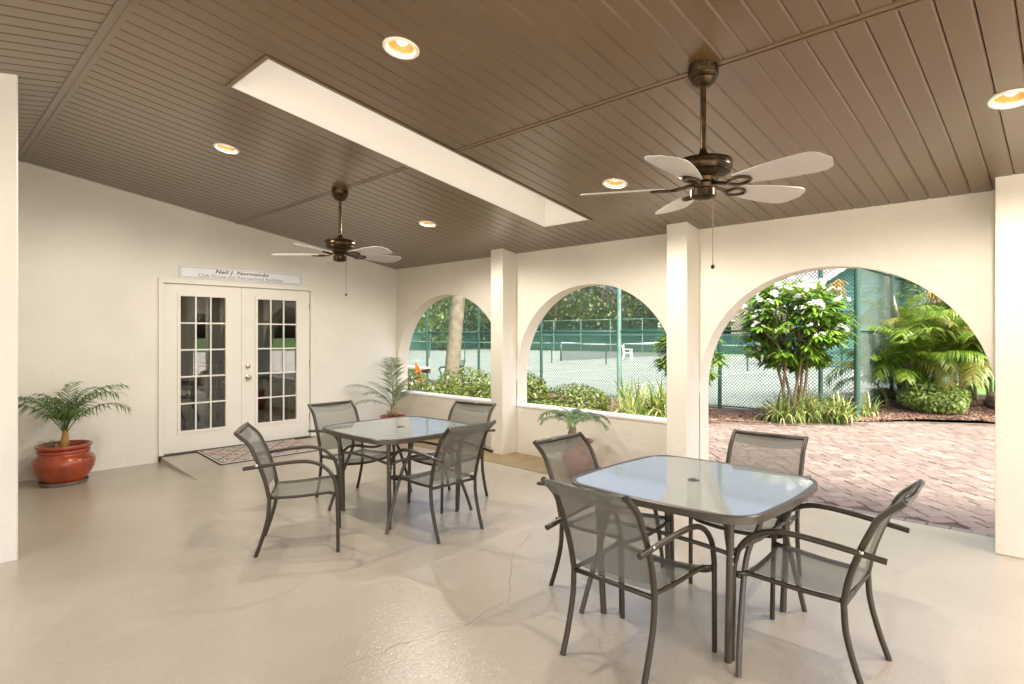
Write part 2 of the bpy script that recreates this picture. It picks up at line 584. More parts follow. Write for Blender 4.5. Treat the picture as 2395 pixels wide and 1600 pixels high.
def thing(name, label, cat, loc=(0, 0, 0), rz=0.0, group=None):
    o = bpy.data.objects.new(name, None)
    COL.objects.link(o)
    o.location = loc
    o.rotation_euler = (0, 0, rz)
    o.empty_display_size = 0.1
    return tag(o, label, cat, group)

def copy_tree(o, parent=None):
    c = o.copy()
    COL.objects.link(c)
    c.parent = parent
    for ch in list(o.children):
        if ch.name in scene.objects:
            copy_tree(ch, c)
    return c

def bez(p0, p1, p2, n):
    out = []
    for i in range(n + 1):
        t = i / n
        out.append(tuple((1 - t) ** 2 * a + 2 * t * (1 - t) * b + t * t * c for a, b, c in zip(p0, p1, p2)))
    return out

def smooth_path(pts, n=5):
    """Catmull-Rom through pts"""
    P = [Vector(p) for p in pts]
    P = [P[0] * 2 - P[1]] + P + [P[-1] * 2 - P[-2]]
    out = []
    for i in range(1, len(P) - 2):
        for k in range(n):
            t = k / n
            a, b, c, d = P[i - 1], P[i], P[i + 1], P[i + 2]
            out.append(0.5 * ((2 * b) + (c - a) * t + (2 * a - 5 * b + 4 * c - d) * t * t + (3 * b - a - 3 * c + d) * t ** 3))
    out.append(P[-2])
    return out

# ------------------------------------------------------------------ dimensions
XA, XO = 5.467, 5.667          # arcade wall, inner and outer face
YB = 7.83                      # back wall face
XR, ZR, SL = 0.844, 3.286, 0.1615
YEND = -2.3                    # open roof end, cut short out of view to let in sky light
XE_L = -1.37                   # left eave, pulled in out of view for more sky light
def zc(x):
    return ZR - SL * abs(x - XR)
SKX0, SKX1, SKY0, SKY1 = 1.545, 4.768, 3.535, 4.12
XT = 3.02                      # cross strip in the right slope

# ------------------------------------------------------------------ the setting: ground
g = MB()
g.quad((-260, -260, -0.06), (400, -260, -0.06), (400, 400, -0.06), (-260, 400, -0.06))
tag(g.build('ground', 'lawn'), kind='structure')

pd = MB()
pd.box(-40, 5.6, -40, -2.6, -0.3, -0.02)
pd.box(-40, -1.8, -2.6, 8.0, -0.3, -0.02)
pd.box(5.6, 30, -40, -7.02, -0.3, -0.02)
tag(pd.build('pool_deck', 'deck_concrete'), kind='structure')
pw = MB()
pw.box(-3, 9, -22, -12, -0.2, -0.012)
tag(pw.build('pool_water', 'pool_water'), kind='structure')
fl = MB()
fl.box(-1.8, 5.62, -2.6, 5.117, -0.2, 0.0)
fl.box(0.55, 5.62, 5.117, 8.0, -0.2, 0.0)
floor = tag(fl.build('floor', 'floor_paint'), kind='structure')
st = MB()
st.box(4.845, 5.46, 2.94, 7.825, 0.0005, 0.004)  # thin darker ochre strip laid over the floor along the low wall
st.build('floor_strip', 'ochre_strip', floor)

def crack(pts, w=0.0035, seed=1):
    rr = random.Random(seed)
    m = MB()
    line = []
    for a, b in zip(pts[:-1], pts[1:]):
        a, b = Vector(a), Vector(b)
        n = max(2, int((b - a).length / 0.035))
        for i in range(n):
            p = a.lerp(b, i / n)
            line.append(p + Vector((rr.uniform(-1, 1), rr.uniform(-1, 1))) * 0.012)
    line.append(Vector(pts[-1]))
    for i in range(len(line) - 1):
        a, b = line[i], line[i + 1]
        t = (b - a).normalized()
        nrm = Vector((-t.y, t.x))
        wa, wb = w * rr.uniform(0.15, 0.7), w * rr.uniform(0.15, 0.7)
        m.quad((*(a + nrm * wa), 0.0012), (*(a - nrm * wa), 0.0012), (*(b - nrm * wb), 0.0012), (*(b + nrm * wb), 0.0012))
    return m.build('crack', 'crack', floor)
crack([(3.31, 3.0), (3.18, 2.93), (2.95, 2.83), (2.70, 2.62), (2.49, 2.42), (2.36, 2.31), (2.26, 2.32)], 0.003, 3)
crack([(2.26, 2.32), (2.02, 2.30), (1.83, 2.34), (1.68, 2.38), (1.55, 2.37), (1.42, 2.42)], 0.0032, 5)
crack([(3.31, 3.0), (3.30, 3.15), (3.05, 3.42)], 0.0018, 8)
crack([(2.26, 2.32), (2.40, 2.05), (2.45, 1.80), (2.30, 1.62)], 0.002, 9)
# ramp in front of the door
rp = MB()
rp.hexa([(2.13, 6.58, -0.01), (4.45, 6.58, -0.01), (4.45, 7.829, -0.01), (2.13, 7.829, -0.01),
         (2.13, 6.58, 0.002), (4.45, 6.58, 0.002), (4.45, 7.829, 0.066), (2.13, 7.829, 0.066)])
tag(rp.build('ramp', 'floor_paint'), kind='structure')

# ------------------------------------------------------------------ walls
def arch_wall():
    root = thing('arcade_wall', 'cream stucco arcade wall with three rounded arches and square pilasters', 'wall', (XA, 0, 0))
    pil = [(5.198, 5.41), (2.714, 2.931), (0.22, 0.43), (-2.27, -2.06)]
    bays = [(5.41, 7.80, 0.605), (2.931, 5.198, 0.605), (0.43, 2.714, 0.0), (-2.06, 0.22, 0.0)]
    m = MB()
    ztop = 2.62
    x0, x1 = XA, XO
    def slab(y0, y1, za0, za1, zt=ztop):
        m.hexa([(x0, y0, za0), (x1, y0, za0), (x1, y1, za1), (x0, y1, za1), (x0, y0, zt), (x1, y0, zt), (x1, y1, zt), (x0, y1, zt)])
    for (a, b) in pil:
        slab(a, b, 0, 0)
    slab(7.80, 8.03, 0, 0)
    for (a, b, sill) in bays:
        c, hw = (a + b) / 2, (b - a) / 2
        n = 56
        ys = [c - hw * math.cos(math.pi * i / n) for i in range(n + 1)]
        def za(y):
            t = min(1, abs(y - c) / hw)
            return 0.93 + 1.15 * (max(0.0, 1 - t ** 2.1)) ** (1 / 2.1)
        for i in range(n):
            slab(ys[i], ys[i + 1], za(ys[i]), za(ys[i + 1]))
        if sill:
            m.box(x0, x1, a, b, 0, sill - 0.012)
    m.v = [(v[0] - XA, v[1], v[2]) for v in m.v]
    wall = m.build('wall', 'stucco', root)
    # weld so that soffits shade as one curve
    import bmesh
    bm = bmesh.new()
    bm.from_mesh(wall.data)
    bmesh.ops.remove_doubles(bm, verts=bm.verts, dist=0.0005)
    inner = [f for f in bm.faces if all(len(e.link_faces) > 2 for e in f.edges)]
    bm.to_mesh(wall.data)
    bm.free()
    for (a, b) in pil:
        p = MB()
        p.hexa([(5.215, a, 0), (XA + 0.02, a, 0), (XA + 0.02, b, 0), (5.215, b, 0),
                (5.215, a, zc(5.215) + 0.01), (XA + 0.02, a, zc(XA + .02) + 0.01), (XA + 0.02, b, zc(XA + .02) + 0.01), (5.215, b, zc(5.215) + 0.01)])
        p.v = [(v[0] - XA, v[1], v[2]) for v in p.v]
        o = p.build('pilaster', 'stucco', root)
        bv = o.modifiers.new('edge', 'BEVEL')
        bv.width = 0.008
        bv.segments = 2
    for (a, b, sill) in bays:
        if sill:
            s = MB().box(-0.012, 0.215, a + 0.003, b - 0.003, sill - 0.012, sill + 0.01)
            s.build('sill', 'sill_white', root)
arch_wall()

DX0, DX1, DZ = 2.112, 4.066, 2.172
def back_wall():
    root = thing('back_wall', 'cream stucco end wall around the double glazed doors under the sloping ceiling', 'wall', (0, YB, 0))
    m = MB()
    def piece(x0, x1, z0):
        m.hexa([(x0, 0, z0), (x1, 0, z0), (x1, 0.2, z0), (x0, 0.2, z0), (x0, 0, zc(x0) + .05), (x1, 0, zc(x1) + .05), (x1, 0.2, zc(x1) + .05), (x0, 0.2, zc(x0) + .05)])
    piece(0.30, XR, -0.02)
    piece(XR, DX0, -0.02)
    piece(DX0, DX1, DZ)
    piece(DX1, XA - 0.001, -0.02)
    m.build('wall', 'stucco_soft', root)
back_wall()
def corner_block():
    root = thing('corner_wall', 'pale cream projecting wall end at the left edge of the picture', 'wall', (0.55, 5.117, 0))
    m = MB()
    def piece(x0, x1):
        m.hexa([(x0, 0, -.02), (x1, 0, -.02), (x1, 2.72, -.02), (x0, 2.72, -.02)] +
               [(x0, 0, zc(x0 + .55) + .03), (x1, 0, zc(x1 + .55) + .03), (x1, 2.72, zc(x1 + .55) + .03), (x0, 2.72, zc(x0 + .55) + .03)])
    piece(XE_L - 0.55 - 0.2, 0)
    o = m.build('wall', 'stucco_soft', root)
    bv = o.modifiers.new('edge', 'BEVEL')
    bv.width = 0.01
    bv.segments = 2
corner_block()
# posts of the open far side (behind the photographer)
for i, y in enumerate((2.82, 0.33, -2.16)):
    p = thing('porch_post', ['cream stucco post of the open side, nearest the corner wall', 'cream stucco post of the open side, second from the corner wall',
              'cream stucco post of the open side, third from the corner wall'][i], 'post', (XE_L, y, 0), group='posts of the open side')
    MB().box(-0.13, 0.13, -0.13, 0.13, -.02, zc(XE_L) + .01).build('shaft', 'stucco', p)
    MB().box(-0.17, 0.17, -0.17, 0.17, -.02, 0.14).build('base', 'stucco', p)

# ------------------------------------------------------------------ ceiling
ceil_root = tag(thing('ceiling', None, None), kind='structure')
PITCH = 0.127
def plank_mesh(x0, x1, w, flip=False):
    """board along the slope between x0 and x1, bevelled edges, width w in y"""
    m = MB()
    d, e = 0.008, 0.011
    prof = [(0.0012, d), (e + 0.0012, 0.0), (w - e * 0.35 - 0.0012, 0.0), (w - 0.0012, d)]
    n0 = len(m.v)
    for x in (x0, x1):
        for (y, z) in prof:
            m.v.append((x, y, zc(x) + z))
    for k in range(3):
        m.f.append((n0 + k, n0 + k + 1, n0 + 4 + k + 1, n0 + 4 + k))
    m.f.append((n0, n0 + 4, n0 + 7, n0 + 3))
    m.f.append((n0, n0 + 3, n0 + 2, n0 + 1))
    m.f.append((n0 + 4, n0 + 5, n0 + 6, n0 + 7))
    return m
ybands = []
y = SKY1 + 0.03
while y < YB - 0.01:
    ybands.append((y, min(PITCH, YB - y)))
    y += PITCH
y = SKY0 - 0.03 - PITCH
while y > 0.0:
    ybands.append((y, PITCH))
    y -= PITCH
y_low = y + PITCH
cache = {}
PLANKS = []
def plank(x0, x1, y, w):
    k = (round(x0, 3), round(x1, 3), round(w, 3))
    if k not in cache:
        cache[k] = plank_mesh(x0, x1, w).mesh('plank', 'soffit')
    PLANKS.append((link('plank', cache[k], ceil_root, (0, y, 0)), x0, x1, y, w))
for (y, w) in ybands:
    plank(XR + 0.035, XT - 0.02, y, w)
    plank(XT + 0.02, XA, y, w)
    if y > 2.5:
        plank(-1.35, XR - 0.035, y, w)
ns = 5
ws = (SKY1 - SKY0 + 0.06) / ns
for i in range(ns):
    plank(XR + 0.035, SKX0 - 0.03, SKY0 - 0.03 + i * ws, ws)
    plank(SKX1 + 0.03, XA, SKY0 - 0.03 + i * ws, ws)
    plank(-1.35, XR - 0.035, SKY0 - 0.03 + i * ws, ws)
# boards behind the photographer, one field
m = MB()
y = y_low - PITCH
while y > YEND:
    for (x0, x1) in ((XR + 0.035, XT - 0.02), (XT + 0.02, XA)):
        q = plank_mesh(x0, x1, PITCH)
        n = len(m.v)
        m.v += [(v[0], v[1] + y, v[2]) for v in q.v]
        m.f += [tuple(i + n for i in f) for f in q.f]
    y -= PITCH
y = 2.45
while y > YEND:
    q = plank_mesh(-1.35, XR - 0.035, PITCH)
    n = len(m.v)
    m.v += [(v[0], v[1] + y, v[2]) for v in q.v]
    m.f += [tuple(i + n for i in f) for f in q.f]
    y -= PITCH
tag(m.build('plank_field', 'soffit', ceil_root), kind='stuff')
# strips: ridge, cross strip, left cross strip
def strip(x, y0, y1, hw, name):
    s = MB()
    for a, b, dz in ((-hw, -hw * 0.25, 0.0), (-hw * 0.25, hw * 0.25, 0.006), (hw * 0.25, hw, 0.0)):
        s.hexa([(x + a, y0, zc(x + a) - 0.006 + dz), (x + b, y0, zc(x + b) - 0.006 + dz), (x + b, y1, zc(x + b) - 0.006 + dz), (x + a, y1, zc(x + a) - 0.006 + dz),
                (x + a, y0, zc(x + a) + 0.009), (x + b, y0, zc(x + b) + 0.009), (x + b, y1, zc(x + b) + 0.009), (x + a, y1, zc(x + a) + 0.009)])
    return s.build(name, 'soffit', ceil_root)
strip(XR, YEND, YB, 0.042, 'ridge_strip')
strip(XT, SKY1 + 0.03, YB, 0.026, 'joint_strip')
strip(XT, YEND, SKY0 - 0.03, 0.026, 'joint_strip')
# roof deck above the boards
rf = MB()
def deck(x0, x1, y0, y1, t0=0.13, t1=0.3):
    rf.hexa([(x0, y0, zc(x0) + t0), (x1, y0, zc(x1) + t0), (x1, y1, zc(x1) + t0), (x0, y1, zc(x0) + t0),
             (x0, y0, zc(x0) + t1), (x1, y0, zc(x1) + t1), (x1, y1, zc(x1) + t1), (x0, y1, zc(x0) + t1)])
deck(XR, SKX0, YEND, 8.3)
deck(SKX0, SKX1, YEND, SKY0)
deck(SKX0, SKX1, SKY1, 8.3)
deck(SKX1, 5.98, YEND, 8.3)
deck(XE_L - 0.6, XR, YEND, 8.3)
rf.build('roof_deck', 'soffit_dark', ceil_root)

# ------------------------------------------------------------------ skylight
sk = thing('skylight', 'long narrow skylight with cream shaft set in the brown ceiling', 'skylight', (SKX0, SKY0, zc(SKX0)))
def off(m, o):
    m.v = [(v[0] - o[0], v[1] - o[1], v[2] - o[2]) for v in m.v]
    return m
so = (SKX0, SKY0, zc(SKX0))
H = 0.62
def shaft_wall(xa, xb, ya, yb):
    m = MB()
    m.hexa([(xa, ya, zc(xa) - 0.004), (xb, ya, zc(xb) - 0.004), (xb, yb, zc(xb) - 0.004), (xa, yb, zc(xa) - 0.004),
            (xa, ya, zc(xa) + H), (xb, ya, zc(xb) + H), (xb, yb, zc(xb) + H), (xa, yb, zc(xa) + H)])
    off(m, so).build('shaft_wall', 'shaft_white', sk)
e = 0.012
shaft_wall(SKX0 + e, SKX1 - e, SKY0 + 0.001, SKY0 + e)
shaft_wall(SKX0 + e, SKX1 - e, SKY1 - e, SKY1 - 0.001)
shaft_wall(SKX0 + 0.001, SKX0 + e, SKY0 + 0.001, SKY1 - 0.001)
shaft_wall(SKX1 - e, SKX1 - 0.001, SKY0 + 0.001, SKY1 - 0.001)
m = MB()
m.hexa([(SKX0, SKY0, zc(SKX0) + H), (SKX1, SKY0, zc(SKX1) + H), (SKX1, SKY1, zc(SKX1) + H), (SKX0, SKY1, zc(SKX0) + H),
        (SKX0, SKY0, zc(SKX0) + H + .006), (SKX1, SKY0, zc(SKX1) + H + .006), (SKX1, SKY1, zc(SKX1) + H + .006), (SKX0, SKY1, zc(SKX0) + H + .006)])
off(m, so).build('glazing', 'skylight_acrylic', sk)
for (xa, xb, ya, yb) in ((SKX0 - .028, SKX1 + .028, SKY0 - .028, SKY0 - .002), (SKX0 - .028, SKX1 + .028, SKY1 + .002, SKY1 + .028),
                         (SKX0 - .028, SKX0 - .002, SKY0 - .002, SKY1 + .002), (SKX1 + .002, SKX1 + .028, SKY0 - .002, SKY1 + .002)):
    m = MB()
    m.hexa([(xa, ya, zc(xa) - 0.008), (xb, ya, zc(xb) - 0.008), (xb, yb, zc(xb) - 0.008), (xa, yb, zc(xa) - 0.008),
            (xa, ya, zc(xa) + .009), (xb, ya, zc(xb) + .009), (xb, yb, zc(xb) + .009), (xa, yb, zc(xa) + .009)])
    off(m, so).build('trim', 'soffit', sk)

# ------------------------------------------------------------------ double door, sign, mat
def door():
    root = thing('double_door', 'cream double doors with fifteen small panes in each leaf', 'door', (DX0, YB, 0.0))
    z0 = 0.066
    f = MB()
    w = 0.05
    f.box(0, w, -0.03, 0.12, z0 - 0.02, DZ)
    f.box(DX1 - DX0 - w, DX1 - DX0, -0.03, 0.12, z0 - 0.02, DZ)
    f.box(w, DX1 - DX0 - w, -0.03, 0.12, DZ - w, DZ)
    f.box(w * 0.6, w, 0.0, 0.12, z0, DZ - w)
    f.build('frame', 'white_paint', root)
    MB().box(0.0, DX1 - DX0, -0.045, 0.10, z0 - 0.03, z0 + 0.008).build('threshold', 'fan_bronze', root)
    xm = 3.085 - DX0
    zt, zb = DZ - w - 0.004, z0 + 0.014
    leaves = [(w + 0.003, xm - 0.003, 2.345 - DX0, 2.89 - DX0), (xm + 0.003, DX1 - DX0 - w - 0.003, 3.275 - DX0, 3.832 - DX0)]
    gz0, gz1 = 0.325, 1.985
    y0, y1 = 0.022, 0.066
    for li, (a, b, ga, gb) in enumerate(leaves):
        m = MB()
        m.box(a, ga, y0, y1, zb, zt)
        m.box(gb, b, y0, y1, zb, zt)
        m.box(ga, gb, y0, y1, zb, gz0)
        m.box(ga, gb, y0, y1, gz1, zt)
        leaf = m.build('door_leaf', 'white_paint', root)
        # raised glazing bead
        fr = MB()
        t = 0.022
        for (xa, xb, za, zb2) in ((ga - t, ga + .012, gz0 - t, gz1 + t), (gb - .012, gb + t, gz0 - t, gz1 + t), (ga + .012, gb - .012, gz0 - t, gz0 + .012), (ga + .012, gb - .012, gz1 - .012, gz1 + t)):
            fr.box(xa, xb, y0 - 0.012, y0 + 0.03, za, zb2)
        fr.build('glazing_bead', 'white_paint', leaf)
        ia, ib, ja, jb = ga + .012, gb - .012, gz0 + .012, gz1 - .012
        mw = 0.018
        mu = MB()
        for k in (1, 2):
            x = ia + (ib - ia) * k / 3
            mu.box(x - mw / 2, x + mw / 2, y0 - 0.004, y0 + 0.026, ja, jb)
        for k in range(1, 5):
            z = ja + (jb - ja) * k / 5
            mu.box(ia, ib, y0 - 0.002, y0 + 0.024, z - mw / 2, z + mw / 2)
        mu.build('muntin_grid', 'white_paint', leaf)
        pw, ph = (ib - ia) / 3, (jb - ja) / 5
        pm = MB().box(-pw / 2 + mw / 2, pw / 2 - mw / 2, 0, 0.004, -ph / 2 + mw / 2, ph / 2 - mw / 2).mesh('pane', 'door_glass')
        for i in range(3):
            for j in range(5):
                link('pane', pm, leaf, (ia + pw * (i + .5), y0 + 0.010, ja + ph * (j + .5)))
        if li == 0:
            MB().box(b - 0.006, b + 0.03, y0 - 0.012, y0 - 0.001, zb, zt).build('astragal', 'white_paint', leaf)
            for z in (0.35, 1.1, 1.9):
                MB().box(a - 0.008, a + 0.004, y0 - 0.006, y0 - 0.0005, z - 0.05, z + 0.05).build('hinge', 'white_paint', leaf)
        else:
            kx = 3.160 - DX0
            kn = MB().lathe([(0.0, 0.0), (0.032, 0.0), (0.032, 0.008), (0.014, 0.012), (0.012, 0.03), (0.026, 0.038), (0.030, 0.052), (0.024, 0.064), (0, 0.068)], 20)
            kn.v = [(v[0] + kx, y0 - v[2], v[1] + 0.945) for v in kn.v]
            kn.build('knob', 'knob_metal', leaf, smooth=True, angle=40)
            db = MB().lathe([(0.0, 0.0), (0.030, 0.0), (0.028, 0.014), (0.014, 0.018), (0.0, 0.018)], 20)
            db.v = [(v[0] + kx, y0 - v[2], v[1] + 1.09) for v in db.v]
            db.build('deadbolt', 'knob_metal', leaf, smooth=True, angle=40)
            for z in (0.35, 1.1, 1.9):
                h = MB().tube([(b + 0.004, y0 - 0.006, z - 0.05), (b + 0.004, y0 - 0.006, z + 0.05)], 0.007, 8)
                h.build('hinge', 'hinge_metal', leaf)
door()

def sign():
    root = thing('wall_sign', 'long white name sign with black serif lettering above the doors', 'sign', (3.107, YB - 0.002, 2.268))
    w, h = 0.768, 0.072
    MB().box(-w, w, -0.018, 0, -h, h).build('board', 'sign_board', root)
    b = MB()
    for (xa, xb, za, zb) in ((-w + .012, w - .012, h - .016, h - .012), (-w + .012, w - .012, -h + .012, -h + .016),
                             (-w + .012, -w + .016, -h + .016, h - .016), (w - .016, w - .012, -h + .016, h - .016)):
        b.box(xa, xb, -0.0195, -0.017, za, zb)
    b.build('border_line', 'sign_grey', root)
    def text(s, size, z, m, shear=0.0, bold=0.0, sx=1.0, x=0.0):
        c = bpy.data.curves.new('lettering', 'FONT')
        c.body = s
        c.size = size
        c.align_x = 'CENTER'
        c.align_y = 'CENTER'
        c.shear = shear
        c.offset = bold
        c.extrude = 0.0006
        c.space_character = 1.05
        c.resolution_u = 3
        o = bpy.data.objects.new('lettering', c)
        COL.objects.link(o)
        dg = bpy.context.evaluated_depsgraph_get()
        me = bpy.data.meshes.new_from_object(o.evaluated_get(dg))
        bpy.data.objects.remove(o)
        me.materials.clear()
        me.materials.append(MATS[m])
        lt_ = link('lettering', me, root, (x, -0.0195, z), (R(90), 0, 0), (sx, 1, 1))
        lt_['kind'] = 'stuff'
    text('Neil J. Normando', 0.066, 0.024, 'sign_ink', 0.22, 0.0012, 1.35, -0.03)
    text('Club House and Recreational Facilities', 0.056, -0.032, 'sign_grey', 0, 0.0002, 1.15, -0.03)
sign()

def doormat():
    c = (3.14, 7.42)
    k = 0.064 / 1.249
    z = 0.002 + (c[1] - 6.58) * k
    root = thing('doormat', 'patterned doormat with dark border in front of the doors', 'doormat', (c[0], c[1], z + 0.001))
    root.rotation_euler = (math.atan(k), 0, 0)
    MB().box(-0.62, 0.62, -0.40, 0.40, 0.0, 0.006).build('backing', 'mat_rubber', root)
    MB().box(-0.575, 0.575, -0.355, 0.355, 0.006, 0.010).build('pile', 'doormat_print', root)
    b = MB()
    for (xa, xb, ya, yb) in ((-.603, .603, .368, .382), (-.603, .603, -.382, -.368), (-.603, -.589, -.368, .368), (.589, .603, -.368, .368)):
        b.box(xa, xb, ya, yb, 0.006, 0.009)
    b.build('border_line', 'sill_white', root)
doormat()

# club room behind the glass doors
cr = MB()
cr.box(0.4, 5.25, 8.04, 14.0, -0.1, 0.05)
club_floor = tag(cr.build('club_room_floor', 'room_floor'), kind='structure')
m = MB()
m.box(0.2, 0.4, 8.031, 14.2, 0.0, 2.9)
m.box(5.25, 5.45, 8.031, 14.2, 0.0, 2.9)
m.box(0.4, 5.25, 14.0, 14.2, 0.0, 2.9)
m.box(0.2, 5.45, 8.031, 14.2, 2.9, 3.0)
tag(m.build('club_room_walls', 'room_wall'), kind='structure')
def rattan_chair():
    root = thing('rattan_chair', 'x', 'chair', group='rattan chairs inside the club room')
    for sx in (-1, 1):
        MB().tube([(sx * .22, .22, 0), (sx * .22, .22, .66)], .016, 8).build('leg', 'rattan', root, True)
        MB().tube([(sx * .22, -.22, 0), (sx * .22, -.24, .45), (sx * .2, -.30, 1.0)], .016, 8).build('leg', 'rattan', root, True)
        MB().tube(smooth_path([(sx * .22, -.26, .62), (sx * .24, 0, .68), (sx * .22, .24, .64)]), .015, 8).build('armrest', 'rattan', root, True)
    MB().box(-.23, .23, -.23, .24, .42, .45).build('seat_frame', 'rattan', root)
    MB().box(-.21, .21, -.2, .22, .45, .52).build('cushion', 'cushion', root)
    b = MB()
    b.tube([(-.2, -.30, 1.0), (.2, -.30, 1.0)], .016, 8)
    for k in range(-2, 3):
        b.tube([(k * .08, -.245, .52), (k * .08, -.295, .99)], .008, 6)
    b.build('backrest', 'rattan', root, True)
    return root
rc0 = rattan_chair()
for i, (x, y, a, lab) in enumerate(((3.0, 9.1, 150, 'rattan chair seen through the lower panes of the left door leaf'),
                                    (4.1, 10.3, 215, 'rattan chair behind the table seen through the door glass'),
                                    (4.5, 8.95, 60, 'rattan chair seen through the lower panes of the right door leaf'))):
    c = rc0 if i == 0 else copy_tree(rc0)
    c.location = (x, y, 0.05)
    c.rotation_euler = (0, 0, R(a))
    c['label'] = lab
t = thing('club_table', 'dark round table inside the club room behind the doors', 'table', (3.9, 9.7, 0.05))
MB().lathe([(0, .70), (.5, .70), (.52, .715), (.52, .735), (.5, .745), (0, .745)], 32).build('table_top', 'dark_wood', t, True, 30)
MB().lathe([(.28, 0), (.28, .04), (.06, .08), (.05, .4), (.07, .70)], 20).build('pedestal', 'dark_wood', t, True, 40)

# ------------------------------------------------------------------ ceiling fans
RIGHT, FWD = Vector((0.6945, -0.7196, 0)), Vector((0.7195, 0.6944, 0))
def fan(x, y, first_deg, label, chain_z):
    zt = zc(x)
    root = thing('ceiling_fan', label, 'ceiling fan', (x, y, zt), group='bronze ceiling fans')
    def L(prof, name, mt, seg=32):
        return MB().lathe([(r, z - zt) for r, z in prof], seg).build(name, mt, root, True, 35)
    L([(0.0, zt + 0.02), (0.078, zt + 0.02), (0.080, zt - 0.02), (0.076, zt - 0.035), (0.082, zt - 0.042), (0.076, zt - 0.052), (0.066, zt - 0.06), (0.068, zt - 0.068), (0.055, zt - 0.09), (0.035, zt - 0.105), (0.02, zt - 0.108), (0.0, zt - 0.108)], 'canopy', 'fan_bronze')
    L([(0.015, zt - 0.1), (0.015, 2.47)], 'downrod', 'fan_bronze', 16)
    L([(0.0, 2.50), (0.018, 2.50), (0.022, 2.48), (0.045, 2.45), (0.10, 2.445), (0.148, 2.432), (0.154, 2.42), (0.147, 2.412), (0.150, 2.404), (0.148, 2.388), (0.138, 2.374), (0.142, 2.366), (0.115, 2.348), (0.080, 2.338), (0.072, 2.32), (0.055, 2.31)], 'motor_housing', 'fan_bronze')
    L([(0.06, 2.31), (0.05, 2.29), (0.065, 2.28), (0.066, 2.245), (0.055, 2.232), (0.02, 2.222), (0, 2.222)], 'switch_housing', 'fan_bronze')
    # blade: leaf-shaped board with pitch; built along +x
    bl = MB()
    n = 18
    out = []
    for i in range(n + 1):
        t = i / n
        r = 0.20 + 0.465 * t
        hw = 0.055 + 0.048 * math.sin(min(1, t * 1.25) * math.pi * 0.5) if t < 0.8 else (0.103 * math.sqrt(max(0.0, 1 - ((t - 0.8) / 0.2) ** 2.2)))
        out.append((r, hw))
    up = [(r, h) for r, h in out] + [(r, -h) for r, h in reversed(out[:-1])]
    bl.prism(up, -0.003, 0.003)
    bmesh_ = bl.mesh('blade', 'fan_blade')
    ir = MB()
    ir.tube(smooth_path([(0.055, 0, 0.012), (0.12, 0, -0.004), (0.16, 0.0, -0.012)]), 0.010, 8)
    for s in (-1, 1):
        ir.tube(smooth_path([(0.15, 0, -0.012), (0.18, s * 0.036, -0.012), (0.235, s * 0.036, -0.010), (0.27, s * 0.012, -0.010)], 4), 0.008, 6)
    ir.tube([(0.27, -0.014, -0.010), (0.27, 0.014, -0.010)], 0.008, 6)
    imesh = ir.mesh('blade_iron', 'fan_bronze', True)
    for k in range(5):
        a = R(first_deg + 72 * k)
        d = RIGHT * math.cos(a) + FWD * math.sin(a)
        rz = math.atan2(d.y, d.x)
        M = Matrix.Rotation(rz, 4, 'Z') @ Matrix.Rotation(R(-12), 4, 'X')
        b = link('blade', bmesh_, root, (0, 0, 2.297 - zt), M.to_euler())
        link('blade_iron', imesh, b)
    ch = MB().tube([(0.05, -0.03, 2.25 - zt), (0.05, -0.03, chain_z - zt)], 0.0022, 5)
    pc = ch.build('pull_chain', 'chain_metal', root)
    MB().lathe([(0, 0.012), (0.008, 0.008), (0.011, 0), (0.008, -0.010), (0, -0.014)], 12, (0.05, -0.03, chain_z - zt)).build('pull_knob', 'fan_bronze', pc, True)
fan(3.0, 1.466, 20, 'large bronze ceiling fan with pale blades above the near glass table', 1.87)
fan(3.03, 5.294, 39, 'smaller looking bronze ceiling fan hanging nearer the doors', 1.90)

# ------------------------------------------------------------------ recessed lights
LAMP_W = 16
def cut_hole(x, y, z, tilt, r):
    c = MB().lathe([(0.0, -0.05), (r, -0.05), (r, 0.05), (0.0, 0.05)], 40)
    co = c.build('cutter', 'soffit', None)
    co.location = (x, y, z)
    co.rotation_euler = (0, tilt, 0)
    for (o, x0, x1, py, w) in PLANKS:
        if x0 < x + r and x1 > x - r and py < y + r and py + w > y - r:
            md = o.modifiers.new('hole', 'BOOLEAN')
            md.object = co
            md.operation = 'DIFFERENCE'
            md.solver = 'EXACT'
            bpy.context.view_layer.update()
            me = bpy.data.meshes.new_from_object(o.evaluated_get(bpy.context.evaluated_depsgraph_get()))
            o.modifiers.clear()
            o.data = me
    bpy.data.objects.remove(co)
def downlight(x, y, label):
    z = zc(x)
    cut_hole(x, y, z, math.atan(SL) if x > XR else -math.atan(SL), 0.088)
    root = thing('recessed_light', label, 'ceiling light', (x, y, z), group='recessed ceiling lights')
    tilt = math.atan(SL) if x > XR else -math.atan(SL)
    root.rotation_euler = (0, tilt, 0)
    MB().lathe([(0.078, 0.0), (0.080, -0.007), (0.098, -0.009), (0.103, -0.004), (0.103, 0.006)], 40).build('trim_ring', 'ring_white', root, True, 50)
    MB().lathe([(0.079, -0.004), (0.066, 0.035), (0.056, 0.075), (0.0, 0.078)], 40).build('reflector', 'gold_reflector', root, True)
    MB().lathe([(0.0, 0.022), (0.018, 0.024), (0.030, 0.034), (0.034, 0.048), (0.024, 0.07), (0.0, 0.072)], 24).build('bulb', 'bulb_glow', root, True)
    ld = bpy.data.lights.new('lamp_glow', 'SPOT')
    ld.energy = LAMP_W
    ld.color = (1.0, 0.92, 0.81)
    ld.spot_size = R(176)
    ld.spot_blend = 0.35
    ld.shadow_soft_size = 0.05
    lo = bpy.data.objects.new('lamp_glow', ld)
    COL.objects.link(lo)
    lo.parent = root
    lo.location = (0, 0, -0.012)
downlight(1.95, 2.745, 'lit recessed light above the near end of the skylight')
downlight(1.955, 5.305, 'lit recessed light in the ceiling above the doors side')
